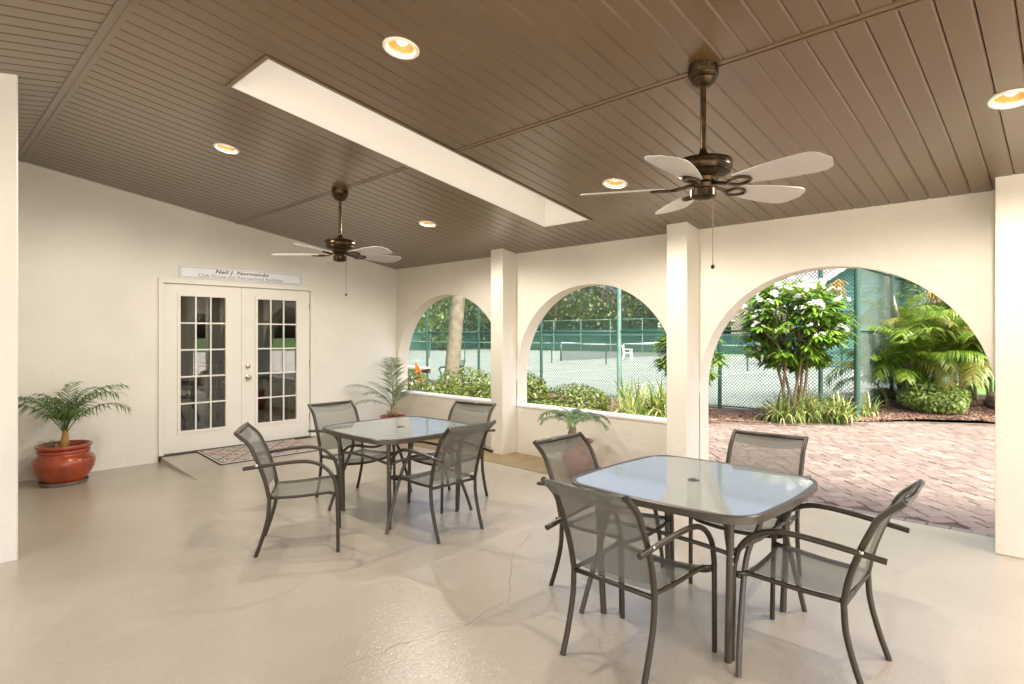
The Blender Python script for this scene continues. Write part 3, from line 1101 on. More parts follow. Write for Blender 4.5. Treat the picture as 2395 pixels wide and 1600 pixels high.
downlight(4.12, 2.789, 'lit recessed light just left of the large fan blades')
downlight(4.13, 5.31, 'small lit recessed light right of the far fan')
downlight(4.11, 0.271, 'lit recessed light at the right edge of the ceiling')

# ------------------------------------------------------------------ tables
def rounded_square(h, r, n=8, bow=0.018):
    pts = []
    for q, (cx, cy) in enumerate(((h - r, h - r), (-h + r, h - r), (-h + r, -h + r), (h - r, -h + r))):
        for i in range(n + 1):
            a = math.pi / 2 * (q + i / n)
            pts.append((cx + r * math.cos(a), cy + r * math.sin(a)))
    # subdivide straight sides with a slight bow
    out = []
    for i, p in enumerate(pts):
        out.append(p)
        q = pts[(i + 1) % len(pts)]
        d = math.hypot(q[0] - p[0], q[1] - p[1])
        if d > 0.3:
            for k in range(1, 8):
                t = k / 8
                x, y = p[0] + (q[0] - p[0]) * t, p[1] + (q[1] - p[1]) * t
                b = bow * math.sin(math.pi * t)
                mxy = max(abs(x), abs(y))
                if abs(x) > abs(y):
                    x += math.copysign(b, x)
                else:
                    y += math.copysign(b, y)
                out.append((x, y))
    return out
def table_proto():
    root = thing('patio_table', 'x', 'table', group='glass topped patio tables')
    H = 0.715
    o_out = rounded_square(0.515, 0.17)
    inner = rounded_square(0.495, 0.155)
    MB().prism(inner, H - 0.008, H - 0.001).build('glass_top', 'table_glass', root)
    rim = MB()
    rings = []
    for (pts, z) in ((o_out, H - 0.034), (o_out, H - 0.002), (rounded_square(0.509, 0.165), H + 0.003), (rounded_square(0.497, 0.157), H + 0.003), (rounded_square(0.494, 0.154), H - 0.001), (rounded_square(0.494, 0.154), H - 0.034)):
        rings.append([(p[0], p[1], z) for p in pts])
    N = len(rings[0])
    for rg in rings:
        rim.v += rg
    K = len(rings)
    for i in range(K):
        for k in range(N):
            a, b = i * N + k, i * N + (k + 1) % N
            c, d = ((i + 1) % K) * N + (k + 1) % N, ((i + 1) % K) * N + k
            rim.f.append((a, b, c, d))
    rim.build('rim', 'table_frame', root, True, 35)
    MB().lathe([(0.018, -0.004), (0.018, 0.002), (0.024, 0.004), (0.031, 0.002), (0.031, -0.001)], 24, (0, 0, H)).build('umbrella_ring', 'table_frame', root, True)
    MB().lathe([(0.0, 0.0005), (0.018, 0.0005)], 24, (0, 0, H)).build('hole_cap', 'soffit_dark', root)
    zj = 0.50
    for sx in (-1, 1):
        for sy in (-1, 1):
            leg = MB().tube([(sx * .37, sy * .37, H - 0.03), (sx * .345, sy * .345, 0.0)], 0.0165, 12)
            lo = leg.build('leg', 'table_frame', root, True, 40)
            for z in (zj - 0.005, zj - 0.04):
                for q in (-1, 1):
                    pz = .345 + .025 * z / H
                    MB().lathe([(0, 0.003), (0.006, 0.002), (0.008, 0)], 10).build('bolt', 'screw', lo, True, loc=(sx * pz, sy * pz - 0.0165, z)).rotation_euler = (R(90), 0, 0)
            br = MB().tube(smooth_path([(sx * .20, sy * .445, H - .03), (sx * .205, sy * .43, .60), (sx * .215, sy * .40, .53), (sx * .27, sy * .392, .42), (sx * .38, sy * .415, .15), (sx * .43, sy * .43, 0.0)], 5), 0.0135, 10)
            br.build('splayed_leg', 'table_frame', root, True, 40)
    for s in (-1, 1):
        MB().tube(smooth_path([(-.352, s * .352, zj), (-.22, s * .40, zj + .03), (0, s * .37, zj - .005), (.22, s * .40, zj + .03), (.352, s * .352, zj)], 6), 0.011, 8).build('stretcher', 'table_frame', root, True)
        MB().tube(smooth_path([(s * .352, -.352, zj), (s * .36, -.2, zj + .015), (s * .36, 0, zj + .02), (s * .36, .2, zj + .015), (s * .352, .352, zj)], 6), 0.011, 8).build('stretcher', 'table_frame', root, True)
    return root
t1 = table_proto()
t1.location = (2.975, 4.20, 0)
t1['label'] = 'square glass topped patio table in front of the doors'
t2 = copy_tree(t1)
t2.location = (2.985, 1.515, 0)
t2['label'] = 'square glass topped patio table in the foreground by the open arch'

# ------------------------------------------------------------------ sling chairs
def sling(rows):
    """rows: list of (left pt, right pt, sag vector); grid surface"""
    m = MB()
    nx = 10
    for (a, b, s) in rows:
        a, b, s = Vector(a), Vector(b), Vector(s)
        for k in range(nx + 1):
            t = k / nx
            m.v.append(tuple(a.lerp(b, t) + s * (4 * t * (1 - t))))
    for i in range(len(rows) - 1):
        for k in range(nx):
            p = i * (nx + 1) + k
            m.f.append((p, p + 1, p + nx + 2, p + nx + 1))
    return m
def chair_proto():
    root = thing('sling_chair', 'x', 'chair', group='bronze sling armchairs')
    up_pts = [(.222, .075, .385), (.225, .052, .50), (.226, .012, .62), (.226, -.022, .70), (.225, -.055, .765), (.225, -.105, .815), (.225, -.140, .845)]
    up = smooth_path(up_pts, 5)
    for sx in (-1, 1):
        S = lambda pts: [(sx * p[0], p[1], p[2]) for p in pts]
        MB().tube(S(up), 0.0140, 12).build('back_upright', 'bronze_metal', root, True, 50)
        MB().tube(S(smooth_path([(.218, -.012, 0.0), (.219, .03, .12), (.221, .066, .26), (.222, .075, .385)], 5)), 0.0135, 12).build('rear_leg', 'bronze_metal', root, True, 50)
        arm = smooth_path([(.252, -.085, .605), (.262, .10, .628), (.268, .26, .640), (.27, .36, .630), (.27, .435, .592), (.27, .488, .53), (.268, .512, .455), (.268, .518, .40)], 5)
        MB().tube(S(arm), 0.0130, 12).build('armrest', 'bronze_metal', root, True, 50)
        MB().tube(S(smooth_path([(.268, .518, .40), (.267, .522, .2), (.266, .525, 0.0)], 3)), 0.0125, 12).build('front_leg', 'bronze_metal', root, True, 50)
        MB().tube(S(smooth_path([(.212, .075, .39), (.222, .25, .392), (.232, .42, .405), (.238, .475, .408)], 4)), 0.0110, 10).build('seat_rail', 'bronze_metal', root, True)
        MB().tube(S([(.234, .462, .407), (.268, .516, .405)]), 0.011, 8).build('rail_bracket', 'bronze_metal', root, True)
        MB().lathe([(0, .004), (.006, .003), (.009, 0)], 10).build('screw_cap', 'screw', root, True, loc=(sx * .268, .002, .624)).rotation_euler = (0, R(90) * sx, 0)
    MB().tube([(-.222, .075, .378), (.222, .075, .378)], 0.0115, 10).build('rear_crossbar', 'bronze_metal', root, True)
    MB().tube(smooth_path([(-.262, .50, .395), (-.20, .50, .375), (0, .50, .36), (.20, .50, .375), (.262, .50, .395)], 4), 0.0105, 10).build('front_crossbar', 'bronze_metal', root, True)
    MB().tube([(-.225, -.128, .836), (.225, -.128, .836)], 0.0105, 10).build('top_crossbar', 'bronze_metal', root, True)
    # back sling
    rows = []
    for (x, y, z) in smooth_path([(.214, .066, .435), (.214, .052, .50), (.214, .012, .62), (.214, -.022, .70), (.214, -.055, .765), (.214, -.105, .815), (.214, -.136, .852)], 3):
        rows.append(((-x, y, z), (x, y, z), (0, -.018, -0.004)))
    rows.append(((-.214, -.150, .848), (.214, -.150, .848), (0, -.006, -.006)))
    rows.append(((-.214, -.140, .822), (.214, -.140, .822), (0, .0, -.014)))
    rows.append(((-.214, -.100, .780), (.214, -.100, .780), (0, .012, -.02)))
    sling(rows).build('backrest', 'sling', root, True)
    # seat sling
    rows = [((-.206, .085, .402), (.206, .085, .402), (0, 0, -.012))]
    for (x, y, z) in smooth_path([(.21, .10, .403), (.219, .25, .406), (.229, .40, .418), (.232, .455, .418)], 3):
        rows.append(((-x, y, z), (x, y, z), (0, .012, -.022)))
    rows.append(((-.232, .488, .408), (.232, .488, .408), (0, .012, -.026)))
    rows.append(((-.230, .492, .385), (.230, .492, .385), (0, .010, -.026)))
    sling(rows).build('seat', 'sling', root, True)
    return root
ch0 = chair_proto()
def place_chair(o, rear_mid, facing, label):
    a = math.atan2(facing[1], facing[0]) - math.pi / 2
    o.location = (rear_mid[0], rear_mid[1], 0)
    o.rotation_euler = (0, 0, a)
    o['label'] = label
chairs = [((1.79, 4.20), (0.86, -0.51), 'sling armchair turned sideways left of the far table, before the doormat'),
          ((2.90, 5.10), (0.03, -1), 'sling armchair behind the far table, closest to the doors'),
          ((3.74, 4.20), (-0.975, -0.22), 'sling armchair between the far table and the low wall under the arches'),
          ((2.91, 3.345), (-0.02, 1), 'sling armchair at the far table with its back towards the near table'),
          ((2.93, 2.28), (0.0, -1), 'sling armchair in front of the red vase planter at the near table'),
          ((3.865, 1.48), (-0.995, -0.08), 'sling armchair at the near table backing onto the brick paving'),
          ((2.165, 1.535), (0.997, -0.03), 'large foreground sling armchair seen from behind through its mesh back'),
          ((2.95, 0.645), (-0.03, 1), 'sling armchair at the lower right corner, side on to the open arch')]
for i, (p, f, lab) in enumerate(chairs):
    o = ch0 if i == 0 else copy_tree(ch0)
    place_chair(o, p, f, lab)

# ------------------------------------------------------------------ palms and pots
def frond_mesh(name, length, droop, n, leaf, width, m, up=1.1, seed=0, fan_end=True, sag=0.5, rach=0.006, start=0.22, vee=0.5):
    """pinnate leaf along +x rising at angle `up` (rad) then drooping"""
    rr = random.Random(seed)
    b = MB()
    pts = []
    N = 16
    p = Vector((0, 0, 0))
    for i in range(N + 1):
        t = i / N
        a = up - droop * t ** 1.4
        pts.append(p.copy())
        p = p + Vector((math.cos(a), 0, math.sin(a))) * (length / N)
    b.tube(pts, [rach * (1 - 0.8 * i / N) for i in range(N + 1)], 5)
    def at(t):
        x = t * N
        i = min(N - 1, int(x))
        return pts[i].lerp(pts[i + 1], x - i), (pts[i + 1] - pts[i]).normalized()
    for i in range(n):
        t = start + (1 - start) * (i + 0.5) / n
        c, d = at(t)
        side = Vector((0, 1, 0))
        nrm = d.cross(side).normalized() * -1
        prof = math.sin(math.pi * min(1, (t - start) / (1 - start) * 0.85 + 0.15)) ** 0.6
        L = leaf * (0.35 + 0.65 * prof) * rr.uniform(0.85, 1.1)
        fw = 0.55 + 0.9 * t
        for s in (-1, 1):
            if rr.random() < 0.07:
                continue
            L = L * rr.uniform(0.82, 1.12)
            dirv = (side * s + d * fw * rr.uniform(0.85, 1.15) + nrm * vee * rr.uniform(0.4, 1.2)).normalized()
            p0 = c
            p1 = c + dirv * L * 0.5
            d2 = (dirv + Vector((0, 0, -sag * rr.uniform(0.7, 1.4)))).normalized()
            p2 = p1 + d2 * L * 0.5
            w = dirv.cross(nrm).normalized() * width * 0.5
            k = len(b.v)
            b.v += [tuple(p0 - w * 0.5), tuple(p0 + w * 0.5), tuple(p1 + w), tuple(p1 - w), tuple(p2)]
            b.f += [(k, k + 1, k + 2, k + 3), (k + 3, k + 2, k + 4)]
    return b.mesh(name, m)

def put_frond(me, root, loc, az, tilt=0.0, roll=0.0, s=1.0, name='frond'):
    M = Matrix.Rotation(R(az), 4, 'Z') @ Matrix.Rotation(R(-tilt), 4, 'Y') @ Matrix.Rotation(R(roll), 4, 'X')
    return link(name, me, root, loc, M.to_euler(), (s, s, s))

POT = [(0.000, 0.005), (0.150, 0.000), (0.173, 0.010), (0.186, 0.036), (0.221, 0.092), (0.252, 0.153), (0.267, 0.209), (0.266, 0.240), (0.250, 0.273), (0.223, 0.298), (0.211, 0.311), (0.214, 0.321), (0.214, 0.347), (0.209, 0.353), (0.217, 0.359), (0.235, 0.367), (0.242, 0.383), (0.237, 0.398), (0.223, 0.400), (0.212, 0.388), (0.205, 0.357), (0.202, 0.326)]
def potted(loc, s, label, prof=POT, rope=True):
    root = thing('potted_palm', label, 'potted plant', loc, group='palms in red pots')
    pot = MB().lathe([(r * s, z * s) for r, z in prof], 48).build('pot', 'terracotta', root, True, 60)
    rim_r, top = prof[-1][0] * s, prof[-1][1] * s
    MB().lathe([(0.0, 0.012), (rim_r * 0.5, 0.008), (rim_r + 0.004, 0.0)], 24, (0, 0, top)).build('soil', 'soil', root)
    if rope:
        MB().lathe([(0.212 * s, 0.314 * s), (0.221 * s, 0.324 * s), (0.223 * s, 0.336 * s), (0.218 * s, 0.347 * s), (0.212 * s, 0.351 * s)], 144,
                   ridge=lambda a, z: 0.0035 * math.sin(36 * a + z * 160)).build('rope_band', 'terracotta', pot, True)
        MB().lathe([(0.17 * s, 0.0), (0.195 * s, 0.002), (0.208 * s, 0.04 * s), (0.204 * s, 0.04 * s), (0.192 * s, 0.006), (0.17 * s, 0.005)], 40).build('saucer', 'saucer_clear', root, True, 40)
    return root, top
# left pot: feathery palm
root, top = potted((1.155, 7.42, 0), 1.0, 'feathery palm in a wide red pot by the left wall')
f_a = [frond_mesh('frond', 0.84, 1.65, 18, 0.30, 0.016, 'leaf_potted', up=1.15, seed=k, sag=0.9, vee=0.15) for k in range(3)]
MB().tube([(0, 0, top - 0.02), (0.005, 0, top + 0.10), (0.012, 0, top + 0.22)], [0.045, 0.038, 0.02], 12).build('trunk', 'orange_stem', root, True)
azs = [(205, 4, .92), (222, -4, .95), (178, 8, .8), (20, 14, .95), (-8, 6, .98), (5, -6, .9), (-40, -2, .75), (60, 30, .72), (110, 30, .8), (250, 28, .7), (150, 4, .8), (-85, 5, .55)]
for i, (az, tl, s) in enumerate(azs):
    # angles are relative to the picture's right-hand direction
    put_frond(f_a[i % 3], root, (0.01, 0, top + 0.16), az - 46, tl, 0, s)
put_frond(f_a[0], root, (0.01, 0, top + 0.18), 90 - 46, 16, 0, 0.55)
put_frond(f_a[1], root, (0.01, 0, top + 0.18), 300 - 46, 24, 0, 0.62)
for az in (80, 160, 250, 330):
    put_frond(f_a[2], root, (-0.085, 0.06, top), az, 12, 0, 0.2, 'shoot')
# corner pot: stiff sago-like palm
root, top = potted((5.03, 7.28, 0), 0.80, 'pale palm in a red pot in the corner beside the doors')
f_b = [frond_mesh('frond', 0.80, 1.25, 24, 0.24, 0.012, 'leaf_potted_pale', up=1.2, seed=10 + k, sag=0.25, vee=0.3) for k in range(3)]
MB().tube([(0, 0, top - 0.02), (0, 0, top + 0.08), (0.0, 0, top + 0.16), (0, 0, top + 0.2)], [0.05, 0.055, 0.04, 0.02], 12).build('trunk', 'palm_bark', root, True)
for i in range(11):
    a = i * 2 * math.pi / 11
    put = MB().tube([(0.04 * math.cos(a), 0.04 * math.sin(a), top + 0.02 + 0.012 * (i % 4)), (0.085 * math.cos(a), 0.085 * math.sin(a), top + 0.10 + 0.02 * (i % 3))], [0.02, 0.007], 6)
    put.build('leaf_base', 'palm_bark', root, True)
for i, (az, tl, s) in enumerate([(185, -14, 1.0), (200, -34, .8), (110, 18, 1.15), (95, 26, 1.05), (40, 8, .9), (20, -6, .9), (160, 2, .75), (-30, -10, .8), (-60, 10, .55), (235, -15, .8), (70, 0, .8)]):
    put_frond(f_b[i % 3], root, (0, 0, top + 0.16), az - 46, tl, 0, s)
# vase by the low wall
VASE = [(0.0, 0.003), (0.11, 0.0), (0.125, 0.012), (0.155, 0.08), (0.195, 0.17), (0.208, 0.235), (0.198, 0.285), (0.165, 0.325), (0.140, 0.35), (0.138, 0.375), (0.150, 0.388), (0.148, 0.398), (0.162, 0.412), (0.183, 0.425), (0.186, 0.438), (0.176, 0.444), (0.150, 0.43), (0.135, 0.40), (0.130, 0.38)]
root, top = potted((4.98, 3.83, 0.004), 0.88, 'short date palm in a red vase planter under the middle arch', VASE, False)
f_c = [frond_mesh('frond', 0.52, 1.9, 22, 0.13, 0.014, 'leaf_potted_pale', up=0.95, seed=20 + k, sag=0.4, vee=0.35) for k in range(3)]
MB().tube([(-0.05, 0.03, top - 0.02), (-0.06, 0.035, top + 0.1), (-0.06, 0.035, top + 0.22)], [0.05, 0.05, 0.03], 12).build('trunk', 'palm_bark', root, True)
for i in range(10):
    put_frond(f_c[i % 3], root, (-0.06, 0.035, top + 0.19), i * 36 + rnd.uniform(-8, 8), rnd.uniform(-12, 12), 0, rnd.uniform(0.8, 1.1))
for az, s in ((0, .5), (120, .55), (240, .5)):
    put_frond(f_c[1], root, (-0.06, 0.035, top + 0.20), az, 40, 0, s)

# ------------------------------------------------------------------ outdoors: paving
XS = [(-7.0, 13.3), (-1.0, 13.0), (1.09, 12.79), (2.08, 12.2), (2.7, 11.5), (3.1, 10.98), (3.6, 10.36), (4.3, 9.95), (4.71, 9.78)]
def x_edge(y):
    if y <= XS[0][0]:
        return XS[0][1]
    for (a, xa), (b, xb) in zip(XS[:-1], XS[1:]):
        if y <= b:
            return xa + (xb - xa) * (y - a) / (b - a)
    return XS[-1][1]
base = MB()
ny = 60
for i in range(ny):
    ya, yb = -7 + 11.75 * i / ny, -7 + 11.75 * (i + 1) / ny
    base.hexa([(5.62, ya, -0.15), (x_edge(ya), ya, -0.15), (x_edge(yb), yb, -0.15), (5.62, yb, -0.15), (5.62, ya, -0.022), (x_edge(ya), ya, -0.022), (x_edge(yb), yb, -0.022), (5.62, yb, -0.022)])
patio = tag(base.build('patio', 'joint_sand'), kind='structure')
def paver_mb(l, w, z0=-0.03, z1=-0.008):
    m = MB()
    c = 0.006
    n = len(m.v)
    m.v += [(0, 0, z0), (l, 0, z0), (l, w, z0), (0, w, z0), (0, 0, z1 - c), (l, 0, z1 - c), (l, w, z1 - c), (0, w, z1 - c),
            (c, c, z1), (l - c, c, z1), (l - c, w - c, z1), (c, w - c, z1)]
    for a, b in ((0, 4), (4, 8)):
        for k in range(4):
            j = (k + 1) % 4
            m.f.append((a + k, a + j, b + j, b + k))
    m.f.append((8, 9, 10, 11))
    return m
pav = []
u = Vector((0.7071, -0.7071))    # along a row (across the picture)
v = Vector((0.7071, 0.7071))
row = 0
ROW = 0.152
rp_ = random.Random(11)
for ri in range(-14, 90):
    q = ri * ROW
    s = -16 + rp_.uniform(0, 0.2)
    while s < 16:
        l = rp_.choice((0.152, 0.228, 0.228, 0.19))
        p0 = Vector((5.8, 0)) + u * s + v * q
        pc = p0 + u * (l / 2) + v * (ROW / 2)
        if 5.73 < pc.x - 0.07 and pc.x < x_edge(pc.y) - 0.13 and -6.9 < pc.y < 4.62 and math.hypot(pc.x, pc.y) < 16:
            pav.append((math.hypot(pc.x, pc.y), p0, l))
        s += l
# those in the camera's view first, nearest first
def in_view(p):
    r = p.x * RIGHT.x + p.y * RIGHT.y
    w = p.x * FWD.x + p.y * FWD.y
    px = 1173 + 1354 * r / w if w > 0 else -1
    return 1600 < px < 2300
pav.sort(key=lambda e: (not in_view(e[1]), e[0]))
pm = {}
rest = MB()
ang = math.atan2(u.y, u.x)
for i, (d, p0, l) in enumerate(pav):
    if i < 300:
        k = l
        if k not in pm:
            pm[k] = paver_mb(l - 0.010, ROW - 0.010).mesh('paver', 'paver')
        o = link('paver', pm[k], patio, (p0.x, p0.y, rp_.uniform(-0.003, 0.002)), (rp_.uniform(-.008, .008), rp_.uniform(-.008, .008), ang + rp_.uniform(-.01, .01)))
    else:
        q = paver_mb(l - 0.010, ROW - 0.010)
        n = len(rest.v)
        dz = rp_.uniform(-0.003, 0.002)
        rest.v += [(p0.x + u.x * a[0] + v.x * a[1], p0.y + u.y * a[0] + v.y * a[1], a[2] + dz) for a in q.v]
        rest.f += [tuple(j + n for j in f) for f in q.f]
tag(rest.build('paver_field', 'paver_field', patio), kind='stuff')
y = -6.9
dm = {}
while y < 2.70:
    l = rp_.choice((0.228, 0.228, 0.15))
    if l not in dm:
        dm[l] = paver_mb(0.11, l - 0.006, -0.04, -0.003).mesh('border_paver', 'paver_dark')
    if y > -3:
        link('border_paver', dm[l], patio, (5.623, y, 0))
    y += l
# concrete kerb strip along the bed
kb = MB()
for i in range(40):
    ya, yb = -2 + 6.65 * i / 40, -2 + 6.65 * (i + 1) / 40
    kb.hexa([(x_edge(ya) - .1, ya, -0.1), (x_edge(ya), ya, -0.1), (x_edge(yb), yb, -0.1), (x_edge(yb) - .1, yb, -0.1),
             (x_edge(ya) - .1, ya, 0.004), (x_edge(ya), ya, 0.004), (x_edge(yb), yb, 0.004), (x_edge(yb) - .1, yb, 0.004)])
kb.build('edging', 'paver_field', patio)

# ------------------------------------------------------------------ mulch bed
def bed_z(x, y):
    h = 0.02
    h += 0.22 * math.exp(-(((x - 14.6) / 1.6) ** 2 + ((y - 2.2) / 1.2) ** 2))
    h += 0.06 * mnoise.noise(Vector((x * 0.8, y * 0.8, 3)))
    return h
mb = MB()
step = 0.25
def in_bed(x, y):
    if y < 4.72:
        return x > x_edge(y) - 0.13 and x < 19 and y > -3.5
    return x > XO + 0.02 and x < 11.6 and y < 20
gx = [5.7 + step * i for i in range(55)]
gy = [-3.4 + step * i for i in range(94)]
idx = {}
for x in gx:
    for yy in gy:
        if in_bed(x + step / 2, yy + step / 2):
            q = []
            for (a, b) in ((x, yy), (x + step, yy), (x + step, yy + step), (x, yy + step)):
                k = (round(a, 2), round(b, 2))
                if k not in idx:
                    idx[k] = len(mb.v)
                    aa = max(a, x_edge(b) - 0.05) if b < 4.7 else a
                    mb.v.append((aa, b, bed_z(aa, b)))
                q.append(idx[k])
            mb.f.append(tuple(q))
bed = tag(mb.build('mulch_bed', 'mulch_base', smooth=True), kind='structure')
chips = MB()
rc = random.Random(5)
cnt = 0
while cnt < 9000:
    if rc.random() < 0.85:
        yy = rc.uniform(-0.5, 4.7)
        x = x_edge(yy) + abs(rc.gauss(0, 1.6)) + 0.02
        if x > 18:
            continue
    else:
        x, yy = rc.uniform(5.8, 11.3), rc.uniform(4.8, 12)
    z = bed_z(x, yy) + 0.006
    L, W, T = rc.uniform(0.02, 0.075), rc.uniform(0.008, 0.02), rc.uniform(0.003, 0.008)
    M = Matrix.Translation((x, yy, z)) @ Matrix.Rotation(rc.uniform(0, 6.28), 4, 'Z') @ Matrix.Rotation(rc.gauss(0, .3), 4, 'X') @ Matrix.Rotation(rc.gauss(0, .25), 4, 'Y')
    n = len(chips.v)
    for (a, b, c) in ((-L, -W, -T), (L, -W * .6, -T), (L, W * .7, -T), (-L, W, -T), (-L, -W, T), (L, -W * .6, T), (L, W * .7, T), (-L, W, T)):
        chips.v.append(tuple(M @ Vector((a, b, c))))
    chips.f += [(n + 4, n + 5, n + 6, n + 7), (n, n + 1, n + 5, n + 4), (n + 1, n + 2, n + 6, n + 5), (n + 2, n + 3, n + 7, n + 6), (n + 3, n, n + 4, n + 7)]
    cnt += 1
tag(chips.build('mulch_chips', 'mulch_chip'), 'brown bark mulch chips covering the planting bed', 'mulch', kind='stuff')

# ------------------------------------------------------------------ shrubs and border plants
def leaf_cloud(n, centre, rad, size, seed, shell=0.55, lumps=7, flat=0.0, z_floor=0.03, slim=0.5):
    rr = random.Random(seed)
    b = MB()
    L = [Vector((rr.gauss(0, 1), rr.gauss(0, 1), rr.gauss(0, .8))).normalized() for _ in range(lumps)]
    for _ in range(n):
        while True:
            d = Vector((rr.gauss(0, 1), rr.gauss(0, 1), rr.gauss(0, 1)))
            if d.length > 1e-3:
                break
        d.normalize()
        bump = 0.86 + 0.2 * max(d.dot(q) for q in L) ** 3
        r = bump * (shell + (1 - shell) * rr.random() ** 0.5)
        p = Vector((d.x * rad[0], d.y * rad[1], d.z * rad[2])) * r + Vector(centre)
        if p.z < z_floor:
            continue
        nrm = (d + Vector((0, 0, 0.6)) + Vector((rr.gauss(0, .55), rr.gauss(0, .55), rr.gauss(0, .45)))).normalized()
        t = nrm.cross(Vector((rr.gauss(0, 1), rr.gauss(0, 1), rr.gauss(0, 1)))).normalized()
        w = nrm.cross(t)
        s = size * rr.uniform(0.65, 1.25)
        k = len(b.v)
        b.v += [tuple(p - t * s), tuple(p + w * s * slim - nrm * s * .12), tuple(p + t * s - nrm * s * .25), tuple(p - w * s * slim - nrm * s * .12)]
        b.f.append((k, k + 1, k + 2, k + 3))
    return b
def shrub(x, y, rad, n, size, label, m, seed, name='hedge_shrub', cat='shrub', group='clipped shrubs behind the low wall'):
    z0 = bed_z(x, y)
    root = thing(name, label, cat, (x, y, z0), group=group)
    leaf_cloud(n, (0, 0, rad[2] * 0.72), rad, size, seed).build('foliage', m, root)
    s = MB()
    rr = random.Random(seed)
    for k in range(7):
        a = rr.uniform(0, 6.28)
        s.tube([(0.03 * math.cos(a), 0.03 * math.sin(a), 0), (rad[0] * .4 * math.cos(a), rad[1] * .4 * math.sin(a), rad[2] * .6), (rad[0] * .7 * math.cos(a), rad[1] * .7 * math.sin(a), rad[2] * 1.1)], [.012, .008, .004], 5)
    s.build('stems', 'stem_brown', root)
    return root
hs = [(7.9, 10.85, (.60, .62, .42), 'clipped green shrub at the far left of the hedge, beside the orange board'),
      (8.2, 9.15, (.75, .70, .48), 'clipped green shrub right of the palm trunk under the left arch'),
      (7.1, 8.75, (.58, .60, .36), 'low clipped shrub in front of the palm trunk under the left arch'),
      (7.3, 7.75, (.55, .52, .40), 'clipped green shrub hidden mostly behind the left pilaster'),
      (8.1, 7.35, (.42, .40, .44), 'small clipped shrub at the left jamb of the middle arch'),
      (8.0, 6.15, (.66, .62, .42), 'round clipped shrub in the middle of the middle arch'),
      (7.2, 6.25, (.50, .50, .25), 'very low clipped shrub just outside the middle sill')]
for i, (x, y, rad, lab) in enumerate(hs):
    shrub(x, y, rad, 2600 if i != 6 else 1500, 0.036, lab, 'leaf_hedge', 40 + i)
shrub(13.05, 1.92, (.56, .56, .34), 2400, 0.045, 'round light green bush on the mulch at the right of the open arch', 'leaf_round', 60, 'round_bush', 'bush', None)
shrub(14.3, 3.0, (.45, .3, .14), 500, 0.04, 'flat yellowish ground cover patch on the mulch mound', 'leaf_areca_gold', 61, 'ground_cover', 'ground cover', None)

def lily(x, y, n, L, label, seed, grp='striped strap leaved lilies'):
    rr = random.Random(seed)
    root = thing('flax_lily', label, 'plant', (x, y, bed_z(x, y)), group=grp)
    b = MB()
    for i in range(n):
        a = rr.uniform(0, 6.28)
        lean = rr.uniform(0.15, 1.7)
        l = L * rr.uniform(0.6, 1.1)
        p = Vector((rr.gauss(0, .09), rr.gauss(0, .09), 0))
        th = math.pi / 2 - lean * 0.5
        w0 = rr.uniform(0.012, 0.021)
        hd = Vector((math.cos(a), math.sin(a), 0))
        sd = Vector((-math.sin(a), math.cos(a), 0))
        N = 7
        n0 = len(b.v)
        for k in range(N + 1):
            t = k / N
            w = w0 * (1 - t ** 2.2) + 0.0008
            b.v += [tuple(p + sd * w), tuple(p - sd * w)]
            th2 = th - lean * 1.7 * t * t - lean * 0.25 * t
            p = p + (hd * math.cos(th2) + Vector((0, 0, 1)) * math.sin(th2)) * (l / N)
        for k in range(N):
            q = n0 + 2 * k
            b.f.append((q, q + 1, q + 3, q + 2))
    b.build('leaves', 'leaf_lily', root, True)
    return root
lily(8.75, 5.55, 190, .82, 'striped strap leaf lily clump left of the fence post in the middle arch', 70)
lily(8.8, 4.98, 220, .88, 'tall striped strap leaf lily clump at the right jamb of the middle arch', 71)
lily(8.3, 5.25, 190, .62, 'low striped lily clump spilling over the middle sill', 72)
lily(10.55, 3.72, 190, .62, 'striped lily clump left of the flowering tree stems', 73)
lily(10.85, 3.42, 210, .66, 'striped lily clump at the foot of the flowering tree', 74)
lily(11.15, 3.02, 190, .58, 'striped lily clump right of the flowering tree stems', 75)
lily(12.1, 2.86, 80, .50, 'small pale lily tuft beside the green corner post', 76)

